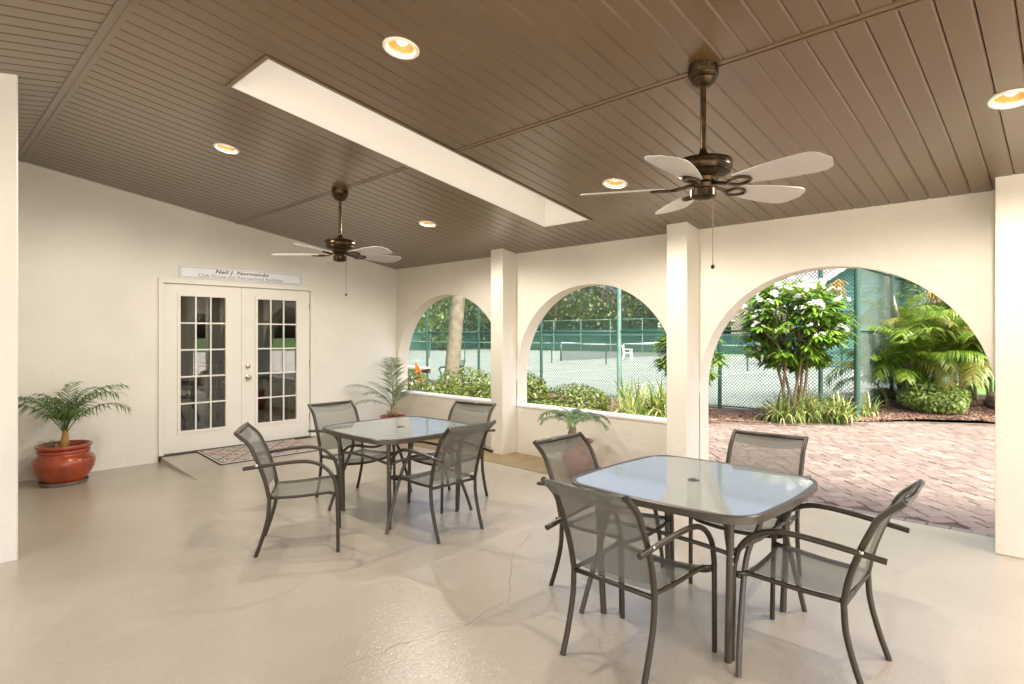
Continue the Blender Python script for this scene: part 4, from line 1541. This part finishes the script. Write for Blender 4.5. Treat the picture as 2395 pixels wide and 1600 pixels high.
def spoon(b, p, d, L, W, rr):
    """obovate leaf starting at p heading d, drooping"""
    side = d.cross(Vector((0, 0, 1)))
    if side.length < 1e-3:
        side = Vector((1, 0, 0))
    side.normalize()
    n0 = len(b.v)
    prof = [0.12, 0.35, 0.8, 1.0, 0.15]
    q = p.copy()
    dd = d.copy()
    for k, w in enumerate(prof):
        b.v += [tuple(q + side * W * w), tuple(q - side * W * w)]
        dd = (dd + Vector((0, 0, -0.16 - 0.05 * rr.random()))).normalized()
        q = q + dd * (L / 4)
    for k in range(4):
        a = n0 + 2 * k
        b.f.append((a, a + 1, a + 3, a + 2))
def plumeria(x, y, zb, ctr, rad, n, nfl, label, seed, stems):
    rr = random.Random(seed)
    root = thing('plumeria', label, 'tree', (x, y, zb), group='white flowering plumerias')
    st = MB()
    tips = []
    ros = []
    while len(ros) < n:
        d = Vector((rr.gauss(0, 1), rr.gauss(0, 1), rr.gauss(0, 1))).normalized()
        r = 0.45 + 0.55 * rr.random() ** 0.5
        if mnoise.noise(d * 1.7 + Vector((seed, 0, 0))) < -0.32:
            r *= 0.8
        p = Vector((d.x * rad[0], d.y * rad[1], d.z * rad[2])) * r + Vector(ctr)
        ros.append((p, d))
    for k in range(stems):
        a = 6.28 * k / stems + rr.uniform(-.3, .3)
        base = Vector((0.09 * math.cos(a), 0.09 * math.sin(a), -0.05))
        mid = Vector((0.26 * math.cos(a + .3), 0.26 * math.sin(a + .3), ctr[2] - rad[2] * 0.95))
        top = Vector((ctr[0] + rad[0] * .5 * math.cos(a), ctr[1] + rad[1] * .5 * math.sin(a), ctr[2] - rad[2] * .1))
        path = smooth_path([base, base.lerp(mid, .5) + Vector((rr.gauss(0, .05), rr.gauss(0, .05), 0)), mid, mid.lerp(top, .5) + Vector((rr.gauss(0, .06), rr.gauss(0, .06), 0)), top], 4)
        st.tube(path, [0.030 - 0.02 * i / len(path) for i in range(len(path))], 7)
        tips.append((mid, top))
    for p, d in ros[::2]:
        mid, top = min(tips, key=lambda t: (t[1] - p).length)
        q = top.lerp(mid, rr.random() * 0.6)
        st.tube(smooth_path([q, q.lerp(p, .5) + Vector((0, 0, -.05)), p], 3), [.011, .010, .009, .008, .008, .007, .006], 5)
    st.build('trunk', 'stem_brown', root, True)
    lf = MB()
    for p, d in ros:
        nl = rr.randint(17, 24)
        for i in range(nl):
            a = i * 2.4
            el = rr.uniform(-0.25, 0.75)
            dv = Vector((math.cos(a) * math.cos(el), math.sin(a) * math.cos(el), math.sin(el)))
            dv = (dv + d * 0.25).normalized()
            spoon(lf, p, dv, rr.uniform(.18, .30), rr.uniform(.019, .030), rr)
    lf.build('crown', 'leaf_plumeria', root, True)
    # flower clusters
    def cluster(sd):
        r2 = random.Random(sd)
        fm = MB()
        for j in range(6):
            c = Vector((r2.gauss(0, .05), r2.gauss(0, .05), r2.gauss(0, .03)))
            nrm = (Vector((0, 0, .6)) + c * 8 + Vector((r2.gauss(0, .4), r2.gauss(0, .4), 0))).normalized()
            t = nrm.orthogonal().normalized()
            w = nrm.cross(t)
            ph = r2.uniform(0, 6)
            for k in range(5):
                a = ph + k * 2 * math.pi / 5
                dv = t * math.cos(a) + w * math.sin(a)
                sv = t * -math.sin(a) + w * math.cos(a)
                s = .036
                n0 = len(fm.v)
                fm.v += [tuple(c), tuple(c + dv * s * .6 + sv * s * .38 + nrm * .006), tuple(c + dv * s * 1.05 + nrm * .012), tuple(c + dv * s * .6 - sv * s * .38 + nrm * .006)]
                fm.f.append((n0, n0 + 1, n0 + 2, n0 + 3))
        return fm.mesh('flower_cluster', 'petal')
    fl_m = [cluster(seed * 10 + j) for j in range(3)]
    k = 0
    cand = sorted(ros, key=lambda e: -(e[1].z * 0.7 - e[1].x * 0.8 - e[1].y * 0.5 + rr.gauss(0, .75)))
    for p, d in cand[:nfl]:
        out = (Vector((d.x * rad[0], d.y * rad[1], d.z * rad[2])) + Vector(ctr))
        q = p.lerp(out, 0.8) + d * 0.06 + Vector((0, 0, .06))
        fc_ = link('flower_cluster', fl_m[k % 3], root, tuple(q), (rr.uniform(-.3, .3), rr.uniform(-.3, .3), rr.uniform(0, 6.28)), (rr.uniform(.8, 1.25),) * 3)
        fc_['kind'] = 'stuff'
        k += 1
    return root
plumeria(10.75, 3.62, bed_z(10.75, 3.62), (0.03, 0.02, 1.70), (.82, .82, .76), 230, 42, 'white flowering plumeria with bare multiple stems in the open arch', 81, 7)
plumeria(9.75, 5.05, bed_z(9.75, 5.05), (0.0, 0.0, 1.22), (.52, .52, .64), 110, 14, 'smaller white flowering plumeria half hidden behind the middle pilaster', 82, 4)

# ------------------------------------------------------------------ areca palm clump, tall palms
def areca(x, y, label, seed, n_canes, n_fr, L, spread, hmax=1.2):
    rr = random.Random(seed)
    z0 = bed_z(x, y)
    root = thing('areca_palm', label, 'palm', (x, y, z0), group='bushy green areca palms')
    fr = [frond_mesh('frond', L, dr, 46, .40 * L / 1.5, .023, mt, up=u_, seed=seed + k, sag=.45, rach=.011, start=.2, vee=.35)
          for k, (dr, u_, mt) in enumerate(((1.5, 1.25, 'leaf_areca'), (1.9, 1.1, 'leaf_areca'), (1.2, 1.2, 'leaf_areca'), (1.7, 1.1, 'leaf_areca_gold')))]
    ends = []
    for k in range(n_canes):
        a = rr.uniform(0, 6.28)
        r0 = rr.uniform(0, .35) * spread
        h = rr.uniform(.3, 1.0) * hmax
        bx, by = r0 * math.cos(a), r0 * math.sin(a)
        tx, ty = bx * 2.0, by * 2.0
        MB().tube(smooth_path([(bx, by, -.05), (bx * 1.3, by * 1.3, h * .5), (tx, ty, h)], 3), [.03, .029, .028, .027, .026, .024, .02], 8).build('cane', 'cane_green', root, True)
        ends.append((tx, ty, h))
    for k in range(n_fr):
        e_ = ends[k % n_canes]
        az = math.degrees(math.atan2(e_[1], e_[0])) + rr.uniform(-110, 110)
        m_ = fr[3] if rr.random() < .12 else fr[rr.randint(0, 2)]
        put_frond(m_, root, e_, az, rr.uniform(-38, 8), rr.uniform(-12, 12), rr.uniform(.75, 1.1))
    return root
areca(14.2, 2.3, 'bushy areca palm with arching fronds at the centre of the mulch mound', 90, 9, 60, 1.75, 1.3, 1.2)
areca(13.65, 2.6, 'low areca palm with spreading fronds next to the green corner post', 94, 6, 26, 1.35, 0.9, 0.6)
areca(14.9, 1.25, 'areca palm with broad bright fronds behind the rock, nearest the right pillar', 91, 8, 50, 1.9, 1.3, 1.1)
areca(16.0, 2.15, 'areca palm rising behind the others with tall feathery fronds', 92, 7, 40, 2.0, 1.2, 1.9)

areca(17.3, 1.2, 'tallest areca palm at the back, its fronds reaching the arch curve', 93, 7, 36, 2.1, 1.2, 2.4)

def tall_palm(base, top, r, label, crown_n, seed, name='palm_tree', mt='pale_trunk', L=1.7, seeds=None, leafm='leaf_areca', group=None):
    rr = random.Random(seed)
    z0 = bed_z(base[0], base[1]) - 0.05
    root = thing(name, label, 'palm tree', (base[0], base[1], z0), group=group)
    dx, dy, dz = top[0] - base[0], top[1] - base[1], top[2] - z0
    N = 40
    pts, rad = [], []
    for i in range(N + 1):
        t = i / N
        s = t ** 1.15
        pts.append((dx * s, dy * s, dz * t))
        rad.append(r * (1.12 - .32 * t + (.22 * max(0, 1 - t * 12))) * (1 + (0.035 if i % 2 else 0)))
    MB().tube(pts, rad, 14).build('trunk', mt, root, True)
    fr = [frond_mesh('frond', L, 1.6 + .3 * k, 32, .36 * L / 1.5, .032, leafm, up=1.1, seed=seed + k, sag=.5, rach=.014) for k in range(2)]
    for k in range(crown_n):
        put_frond(fr[k % 2], root, (dx, dy, dz), k * 137.5, rr.uniform(-50, 25), 0, rr.uniform(.85, 1.1))
    if seeds:
        for (lx, ly, lz) in seeds:
            sm = MB()
            for j in range(42):
                p = Vector((lx, ly, lz)) - Vector((base[0], base[1], z0))
                q = p + Vector((rr.gauss(0, .10), rr.gauss(0, .10), -abs(rr.gauss(.22, .14))))
                sm.tube([tuple(p), tuple(p.lerp(q, .5) + Vector((rr.gauss(0, .03), rr.gauss(0, .03), 0))), tuple(q)], [.006, .008, .012], 5)
            sm.build('seed_cluster', 'seed_tan', root)
    return root
tall_palm((8.72, 10.38), (9.15, 10.15, 5.2), 0.155, 'thick leaning palm trunk under the left arch', 14, 100, mt='palm_trunk', L=2.2, leafm='leaf_tree_light')
tall_palm((15.5, 2.65), (13.6, 3.05, 3.6), 0.075, 'slim pale palm trunk leaning left above the bushy palms', 9, 101, seeds=[(13.1, 3.55, 2.62)])
tall_palm((15.3, 1.75), (15.0, 1.95, 3.5), 0.07, 'slim pale palm trunk standing right of the leaning one', 9, 102, seeds=[(14.7, 2.2, 2.5)])

# rock, bench, orange board, green stand
def rock(x, y, s, label):
    import bmesh
    bm = bmesh.new()
    bmesh.ops.create_icosphere(bm, subdivisions=4, radius=1)
    for v_ in bm.verts:
        n_ = mnoise.fractal(v_.co * 1.6, 1.0, 2.0, 4)
        lay = 0.05 * math.sin(v_.co.z * 16 + n_ * 3)
        f = 1 + .22 * n_ + lay
        v_.co = Vector((v_.co.x * s[0] * f, v_.co.y * s[1] * f, v_.co.z * s[2] * f))
    me = bpy.data.meshes.new('boulder')
    bm.to_mesh(me)
    bm.free()
    me.materials.append(MATS['rock'])
    o = link('boulder', me, None, (x, y, bed_z(x, y) + s[2] * .55))
    tag(o, label, 'rock')
rock(14.15, 0.98, (.32, .30, .26), 'layered brown boulder between the round bush and the right pillar')

b = thing('garden_bench', 'grey slab bench on ornate legs beyond the left arch', 'bench', (10.6, 14.7, 0.0), R(92))
for k in range(3):
    MB().box(-.9, .9, -.24 + .165 * k, -.09 + .165 * k, .50, .56).build('seat_slat', 'bench_grey', b)
MB().box(-.9, .9, -.25, -.235, .36, .50).build('apron', 'bench_grey', b)
for s in (-1, 1):
    MB().lathe([(.20, 0), (.20, .06), (.09, .12), (.07, .25), (.12, .38), (.17, .50)], 16, (s * .6, 0, 0)).build('leg', 'bench_grey', b, True)
ob = MB()
out = []
for i in range(25):
    t = i / 24
    w = .10 * math.sin(math.pi * min(1, .12 + t * .9)) ** .7 if t < .98 else .02
    out.append((w, t * 0.84))
poly = out + [(-w, z) for w, z in reversed(out)]
ob.prism(poly, -.02, .02)
ob.v = [(v_[0], v_[2], v_[1]) for v_ in ob.v]
o = ob.build('orange_board', 'orange_paint', None)
o.location = (8.9, 11.55, 0.02)
o.rotation_euler = (R(8), R(-14), R(-46))
tag(o, 'slim orange board leaning in the hedge at the left arch', 'board')
gs = thing('garden_chair', 'dark green metal garden chair with curved arms behind the palm trunk', 'chair', (10.2, 12.05, 0.0), R(30))
for s in (-1, 1):
    MB().tube(smooth_path([(s * .25, .26, 0), (s * .25, .22, .45), (s * .25, .27, .60), (s * .25, .18, .66), (s * .25, -.2, .66)]), .024, 8).build('armrest', 'fence_green', gs, True)
    MB().tube(smooth_path([(s * .23, -.28, 0), (s * .23, -.2, .42), (s * .23, -.28, .85)]), .018, 8).build('rear_leg', 'fence_green', gs, True)
MB().box(-.24, .24, -.22, .24, .40, .425).build('seat', 'fence_green', gs)
bk = MB()
for k in range(6):
    bk.box(-.22, .22, -.275 + .002 * k, -.265 + .002 * k, .50 + k * .06, .535 + k * .06)
bk.build('backrest', 'fence_green', gs)

# ------------------------------------------------------------------ tennis court
ct = MB()
ct.box(11.75, 43.0, 2.83, 48.0, -0.1, 0.015)
court = tag(ct.build('tennis_court', 'court'), kind='structure')
def line(x0, x1, y0, y1):
    MB().box(x0, x1, y0, y1, 0.016, 0.020).build('court_line', 'court_line', court)
for cx in (20.5, 34.0):
    yn = 21.4
    for dx in (-5.485, -4.115, 4.115, 5.485):
        line(cx + dx - .025, cx + dx + .025, yn - 11.88, yn + 11.88)
    for dy in (-11.88, 11.88):
        line(cx - 5.45, cx + 5.45, yn + dy - .04, yn + dy + .04)
    for dy in (-6.4, 6.4):
        line(cx - 4.08, cx + 4.08, yn + dy - .025, yn + dy + .025)
    line(cx - .025, cx + .025, yn - 6.37, yn + 6.37)
# net
nt_ = thing('tennis_net', 'dark tennis net with white top tape across the court', 'net', (32.6, 21.4, 0.02))
m = MB()
N = 20
for i in range(N):
    xa, xb = -6.35 + 12.7 * i / N, -6.35 + 12.7 * (i + 1) / N
    za, zb_ = .914 + .15 * (xa / 6.35) ** 2, .914 + .15 * (xb / 6.35) ** 2
    m.quad((xa, 0, .03), (xb, 0, .03), (xb, 0, zb_), (xa, 0, za))
m.build('mesh', 'net_weave', nt_)
m = MB()
for i in range(N):
    xa, xb = -6.35 + 12.7 * i / N, -6.35 + 12.7 * (i + 1) / N
    za, zb_ = .914 + .15 * (xa / 6.35) ** 2, .914 + .15 * (xb / 6.35) ** 2
    m.hexa([(xa, -.02, za - .055), (xb, -.02, zb_ - .055), (xb, .02, zb_ - .055), (xa, .02, za - .055), (xa, -.02, za + .01), (xb, -.02, zb_ + .01), (xb, .02, zb_ + .01), (xa, .02, za + .01)])
m.build('tape', 'net_tape', nt_)
for s in (-1, 1):
    MB().tube([(s * 6.4, 0, 0), (s * 6.4, 0, 1.08)], .05, 10).build('post', 'fence_green', nt_, True)
MB().box(-.03, .03, -.024, .024, .03, .92).build('centre_strap', 'net_tape', nt_)
# white plastic chair by the net
pc = thing('plastic_chair', 'white plastic armchair standing by the tennis net', 'chair', (30.0, 19.4, 0.02), R(200))
MB().box(-.24, .24, -.22, .24, .40, .43).build('seat', 'white_plastic', pc)
for sx in (-1, 1):
    for sy in (-1, 1):
        MB().tube([(sx * .22, sy * .2, .41), (sx * .27, sy * .26, 0)], [.03, .02], 6).build('leg', 'white_plastic', pc)
    MB().box(sx * .27 - .03, sx * .27 + .03, -.24, .22, .62, .65).build('armrest', 'white_plastic', pc)
    MB().box(sx * .27 - .02, sx * .27 + .02, .16, .2, .42, .62).build('arm_support', 'white_plastic', pc)
bk = MB()
for k in range(5):
    bk.hexa([(-.22 + k * .1, -.23, .43), (-.155 + k * .1, -.23, .43), (-.155 + k * .1, -.21, .43), (-.22 + k * .1, -.21, .43), (-.22 + k * .1, -.31, .85), (-.155 + k * .1, -.31, .85), (-.155 + k * .1, -.29, .85), (-.22 + k * .1, -.29, .85)])
bk.box(-.23, .25, -.32, -.29, .82, .88)
bk.build('backrest', 'white_plastic', pc)

# ------------------------------------------------------------------ fences
def link_panel(P, U, width, z0, z1, parent, pitch=0.066, r=0.0045, mt='wire_green', name='wire_mesh'):
    """diamond mesh wires from P along unit U (xy)"""
    m = MB()
    Hh = z1 - z0
    P, U = Vector((P[0], P[1], 0)), Vector((U[0], U[1], 0)).normalized()
    for sgn in (1, -1):
        k = -int(Hh / pitch) - 1
        while k * pitch < width + Hh:
            s0 = k * pitch
            # line: along = s0 + sgn*z
            pts = []
            a0, a1 = (s0, s0 + Hh) if sgn == 1 else (s0 + 0, s0 - Hh)
            zA, zB = 0.0, Hh
            # clip to 0..width
            def at(t):
                return a0 + (a1 - a0) * t
            t0, t1 = 0.0, 1.0
            if a1 != a0:
                ta, tb = (0 - a0) / (a1 - a0), (width - a0) / (a1 - a0)
                lo, hi = min(ta, tb), max(ta, tb)
                t0, t1 = max(0, lo), min(1, hi)
            if t1 - t0 > 0.004:
                A = P + U * at(t0) + Vector((0, 0, z0 + Hh * t0))
                B = P + U * at(t1) + Vector((0, 0, z0 + Hh * t1))
                m.tube([A, B], r, 3, cap=False)
            k += 1
    return m.build(name, mt, parent)
def post(parent, x, y, z1, r, mt='fence_green', z0=-0.05):
    o = MB().tube([(x, y, z0), (x, y, z1)], r, 10)
    o.lathe([(r * 1.15, 0), (r * 1.1, r * .6), (0, r * 1.1)], 10, (x, y, z1))
    return o.build('post', mt, parent, True, 40)
def rail(parent, a, b, r=.021, mt='fence_green'):
    return MB().tube([a, b], r, 8).build('rail', mt, parent, True)
nf = thing('court_fence', 'green chain link fence with posts and middle rail along the planting bed', 'fence')
FX = 11.62
ys = [2.83, 3.42, 5.32, 7.75, 10.15, 12.55, 14.95, 17.35, 19.75]
for i, yy in enumerate(ys):
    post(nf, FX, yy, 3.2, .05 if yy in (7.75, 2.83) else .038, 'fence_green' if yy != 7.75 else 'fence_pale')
for a, b_ in zip(ys[:-1], ys[1:]):
    link_panel((FX, a), (0, 1), b_ - a, 0.05, 3.15, nf)
    rail(nf, (FX, a, 1.58), (FX, b_, 1.58))
    rail(nf, (FX, a, 3.16), (FX, b_, 3.16))
    rail(nf, (FX, a, .06), (FX, b_, .06), .012)
sf = thing('side_fence', 'green mesh screened fence running away behind the bushy palms', 'fence')
xs = [FX + 2.6 * k for k in range(13)]
for i, xx in enumerate(xs[1:]):
    post(sf, xx, 2.83, 2.75, .038)
for i, (a, b_) in enumerate(zip(xs[:-1], xs[1:])):
    link_panel((a, 2.83), (1, 0), b_ - a, 0.05, 2.7, sf, pitch=.07 if i < 3 else .14, r=.0032)
    rail(sf, (a, 2.83, 2.72), (b_, 2.83, 2.72))
    rail(sf, (a, 2.83, 1.58), (b_, 2.83, 1.58))
    if 2 < i < 9:
        MB().box(a + .04, b_ - .04, 2.855, 2.858, .1, 2.2).build('windscreen', 'windscreen_thin', sf)
# low divider fence between the two courts
lf = thing('low_fence', 'low green rail fence between the two courts', 'fence')
ly = [6.4 + 3.5 * k for k in range(11)]
for yy in ly:
    post(lf, 24.2, yy, 1.08, .035)
for a, b_ in zip(ly[:-1], ly[1:]):
    rail(lf, (24.2, a, 1.06), (24.2, b_, 1.06), .026, 'fence_pale')
# far fence with green windscreen
ff = thing('far_fence', 'tall green windscreen fence on the far side of the tennis courts', 'fence')
fy = [4 + 3.2 * k for k in range(17)]
for yy in fy:
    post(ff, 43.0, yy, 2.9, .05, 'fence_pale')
for i, (a, b_) in enumerate(zip(fy[:-1], fy[1:])):
    rail(ff, (43.0, a, 2.85), (43.0, b_, 2.85), .03, 'fence_pale')
    rail(ff, (43.0, a, 1.5), (43.0, b_, 1.5), .025, 'fence_pale')
    MB().box(43.08, 43.085, a + .03, b_ - .03, .08, 2.05 if i > 4 else 1.6).build('windscreen', 'windscreen', ff)
    link_panel((43.05, a), (0, 1), b_ - a, 2.0, 2.85, ff, pitch=.22, r=.009)
ef = thing('end_fence', 'tall green fence at the far left end of the courts', 'fence')
ex = [11.62 + 3.5 * k for k in range(10)]
for xx in ex:
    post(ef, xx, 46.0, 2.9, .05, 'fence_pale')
for a, b_ in zip(ex[:-1], ex[1:]):
    rail(ef, (a, 46, 2.85), (b_, 46, 2.85), .03, 'fence_pale')
    rail(ef, (a, 46, 1.0), (b_, 46, 1.0), .03, 'fence_pale')
    MB().box(a + .03, b_ - .03, 46.08, 46.085, .08, 2.3).build('windscreen', 'windscreen', ef)

# ------------------------------------------------------------------ buildings beyond the court
def condo():
    root = thing('apartment_building', 'pink stucco apartment building with grey roof beyond the courts', 'building', (66, 8, 0))
    W, D, Hh = 30, 12, 6.2
    MB().box(0, D, 0, W, -.1, Hh).build('wall', 'pink_stucco', root)
    r = MB()
    r.hexa([(-.8, -.8, Hh), (D + .8, -.8, Hh), (D + .8, W + .8, Hh), (-.8, W + .8, Hh), (D / 2 - .2, 5, Hh + 3), (D / 2 + .2, 5, Hh + 3), (D / 2 + .2, W - 5, Hh + 3), (D / 2 - .2, W - 5, Hh + 3)])
    rfo = r.build('roof', 'grey_roof', root)
    MB().box(-.85, -.8, -.85, W + .85, Hh - .25, Hh + .02).build('fascia', 'trim_white', rfo)
    for fl_ in (0, 1):
        for k in range(6):
            y0 = 1.5 + k * 4.8
            z0 = .4 + 3.0 * fl_
            w = MB().box(-.05, .05, y0, y0 + 2.6, z0, z0 + 2.1).build('window', 'trim_white', root)
            for j in range(2):
                MB().box(-.08, -.055, y0 + .1 + j * 1.25, y0 + 1.25 + j * 1.25, z0 + .1, z0 + 2.0).build('pane', 'window_glass', w)
        if fl_:
            bal = MB()
            for k in range(6):
                y0 = 1.2 + k * 4.8
                bal.box(-1.3, 0, y0, y0 + 3.2, 3.05, 3.2)
                bal.box(-1.3, -1.22, y0, y0 + 3.2, 4.15, 4.23)
                for j in range(17):
                    bal.box(-1.29, -1.25, y0 + j * .2, y0 + j * .2 + .03, 3.2, 4.15)
                o_ = bal.build('balcony', 'trim_white', root)
                bal = MB()
condo()
def teal_house():
    root = thing('teal_pavilion', 'teal sided gabled pavilion with white trim behind the side fence', 'building', (30, 3.6, 0))
    W, D, Hh = 6.5, 9.0, 3.0
    # gable end faces the photographer (-x)
    MB().box(0.05, D, 0, W, -.1, Hh).build('wall', 'dark_opening', root)
    k = 0
    z = 0.0
    while z < Hh + 2.0:
        w0, w1 = 0, W
        if z >= Hh:
            t = (z - Hh) / 2.1
            w0, w1 = W / 2 * t, W - W / 2 * t
        if w1 - w0 > .2:
            MB().hexa([(-.03, w0, z), (.04, w0, z), (.04, w1, z), (-.03, w1, z), (.0, w0, z + .2), (.04, w0, z + .2), (.04, w1, z + .2), (.0, w1, z + .2)]).build('siding_board', 'teal_siding', root)
        z += .2
    MB().box(0.06, D, -.03, -.002, 0, Hh).build('side_wall', 'teal_siding', root)
    r = MB()
    for s in (0, 1):
        ya, yb = (-.5, W / 2) if s == 0 else (W + .5, W / 2)
        za = Hh - .32
        r.hexa([(-.5, ya, za), (D + .5, ya, za), (D + .5, yb, Hh + 2.1), (-.5, yb, Hh + 2.1), (-.5, ya, za + .12), (D + .5, ya, za + .12), (D + .5, yb, Hh + 2.22), (-.5, yb, Hh + 2.22)])
    r.build('roof', 'pink_stucco', root)
    for s in (0, 1):
        ya, yb = (-.52, W / 2) if s == 0 else (W + .52, W / 2)
        f = MB()
        f.hexa([(-.58, ya, Hh - .5), (-.5, ya, Hh - .5), (-.5, yb, Hh + 1.95), (-.58, yb, Hh + 1.95), (-.58, ya, Hh - .2), (-.5, ya, Hh - .2), (-.5, yb, Hh + 2.25), (-.58, yb, Hh + 2.25)])
        f.build('bargeboard', 'trim_white', root)
    for y0 in (1.0, 3.8):
        d = MB().box(-.08, -.035, y0, y0 + 1.6, .05, 2.1).build('door', 'teal_siding', root)
        MB().box(-.10, -.085, y0 + .15, y0 + 1.45, 1.5, 1.95).build('pane', 'trim_white', d)
teal_house()

# ------------------------------------------------------------------ trees beyond the fences
def tree(x, y, h, cr, label, seed, m='leaf_tree', n=2600, leaf=.20, name='broadleaf_tree', low=.25):
    rr = random.Random(seed)
    root = thing(name, label, 'tree', (x, y, -0.06), group='trees beyond the courts')
    tr = MB()
    tr.tube(smooth_path([(0, 0, 0), (rr.gauss(0, .15), rr.gauss(0, .15), h * .3), (rr.gauss(0, .3), rr.gauss(0, .3), h * .75)], 4), [.22 * h / 9 * (1 - .08 * i) for i in range(9)], 8)
    blobs = []
    for k in range(26):
        a, rr_ = rr.uniform(0, 6.28), cr * rr.random() ** .5
        z = h * (low + (1 - low) * rr.random())
        f = 1 - abs((z / h - .6)) * .9
        blobs.append(Vector((rr_ * f * math.cos(a), rr_ * f * math.sin(a), z)))
    for bpt in blobs[::2]:
        z0 = bpt.z * rr.uniform(.45, .7)
        tr.tube(smooth_path([(0, 0, z0), (bpt.x * .5, bpt.y * .5, z0 + (bpt.z - z0) * .6), tuple(bpt)], 3), [.07, .06, .05, .04, .035, .03, .02], 5)
    tr.build('trunk', 'tree_bark', root, True)
    lb = MB()
    per = n // len(blobs)
    for bpt in blobs:
        br = cr * rr.uniform(.22, .38)
        for _ in range(per):
            d = Vector((rr.gauss(0, 1), rr.gauss(0, 1), rr.gauss(0, .7)))
            p = bpt + d * br * .55
            if p.z < .3:
                continue
            t = Vector((rr.gauss(0, 1), rr.gauss(0, 1), rr.gauss(0, .6))).normalized()
            nrm = t.orthogonal().normalized()
            w = t.cross(nrm)
            s = leaf * rr.uniform(.6, 1.3)
            k = len(lb.v)
            lb.v += [tuple(p - t * s), tuple(p + w * s * .55), tuple(p + t * s), tuple(p - w * s * .55)]
            lb.f.append((k, k + 1, k + 2, k + 3))
    lb.build('crown', m, root)
def tp(px, depth):
    r = (px - 1173.5) / 1354
    d = RIGHT * r + FWD
    return d.x * depth, d.y * depth
TR = [(905, 62, 9, 4.2, 'leaf_tree'), (965, 70, 8, 4, 'leaf_tree_light'), (1010, 58, 6, 3.2, 'leaf_tree_light'), (1075, 64, 10, 4.6, 'leaf_tree'), (1140, 60, 8, 4, 'leaf_tree'),
      (1215, 66, 9, 4.4, 'leaf_tree'), (1270, 60, 10, 4.6, 'leaf_tree'), (1330, 64, 11, 4.8, 'leaf_tree'), (1390, 60, 10, 4.4, 'leaf_tree'), (1450, 66, 11, 4.8, 'leaf_tree'), (1515, 62, 9, 4.2, 'leaf_tree'),
      (1590, 66, 8, 3.8, 'leaf_tree_light'), (2080, 60, 9, 4.4, 'leaf_tree'), (2180, 52, 9, 4.4, 'leaf_tree'), (2260, 46, 8, 4.2, 'leaf_tree_light')]
names = ['dark tree at the far left of the courts', 'light green tree behind the left arch fence', 'small light tree left of the leaning palm trunk', 'tall dark tree right of the leaning palm trunk',
         'dark tree behind the left pilaster', 'dark tree at the left jamb of the middle arch', 'tall dark tree beyond the near net post', 'tallest dark tree in the middle arch', 'dark tree left of the thick fence post',
         'tall dark tree right of the thick fence post', 'dark tree at the right jamb of the middle arch', 'light green tree behind the middle pilaster', 'dark tree rising behind the teal pavilion', 'dark tree behind the bushy palms', 'light tree behind the right side of the bushy palms']
for i, ((px, dp, h, cr, m_), lab) in enumerate(zip(TR, names)):
    x, y = tp(px, dp)
    tree(x, y, h, cr, lab, 200 + i, m_, low=.12)
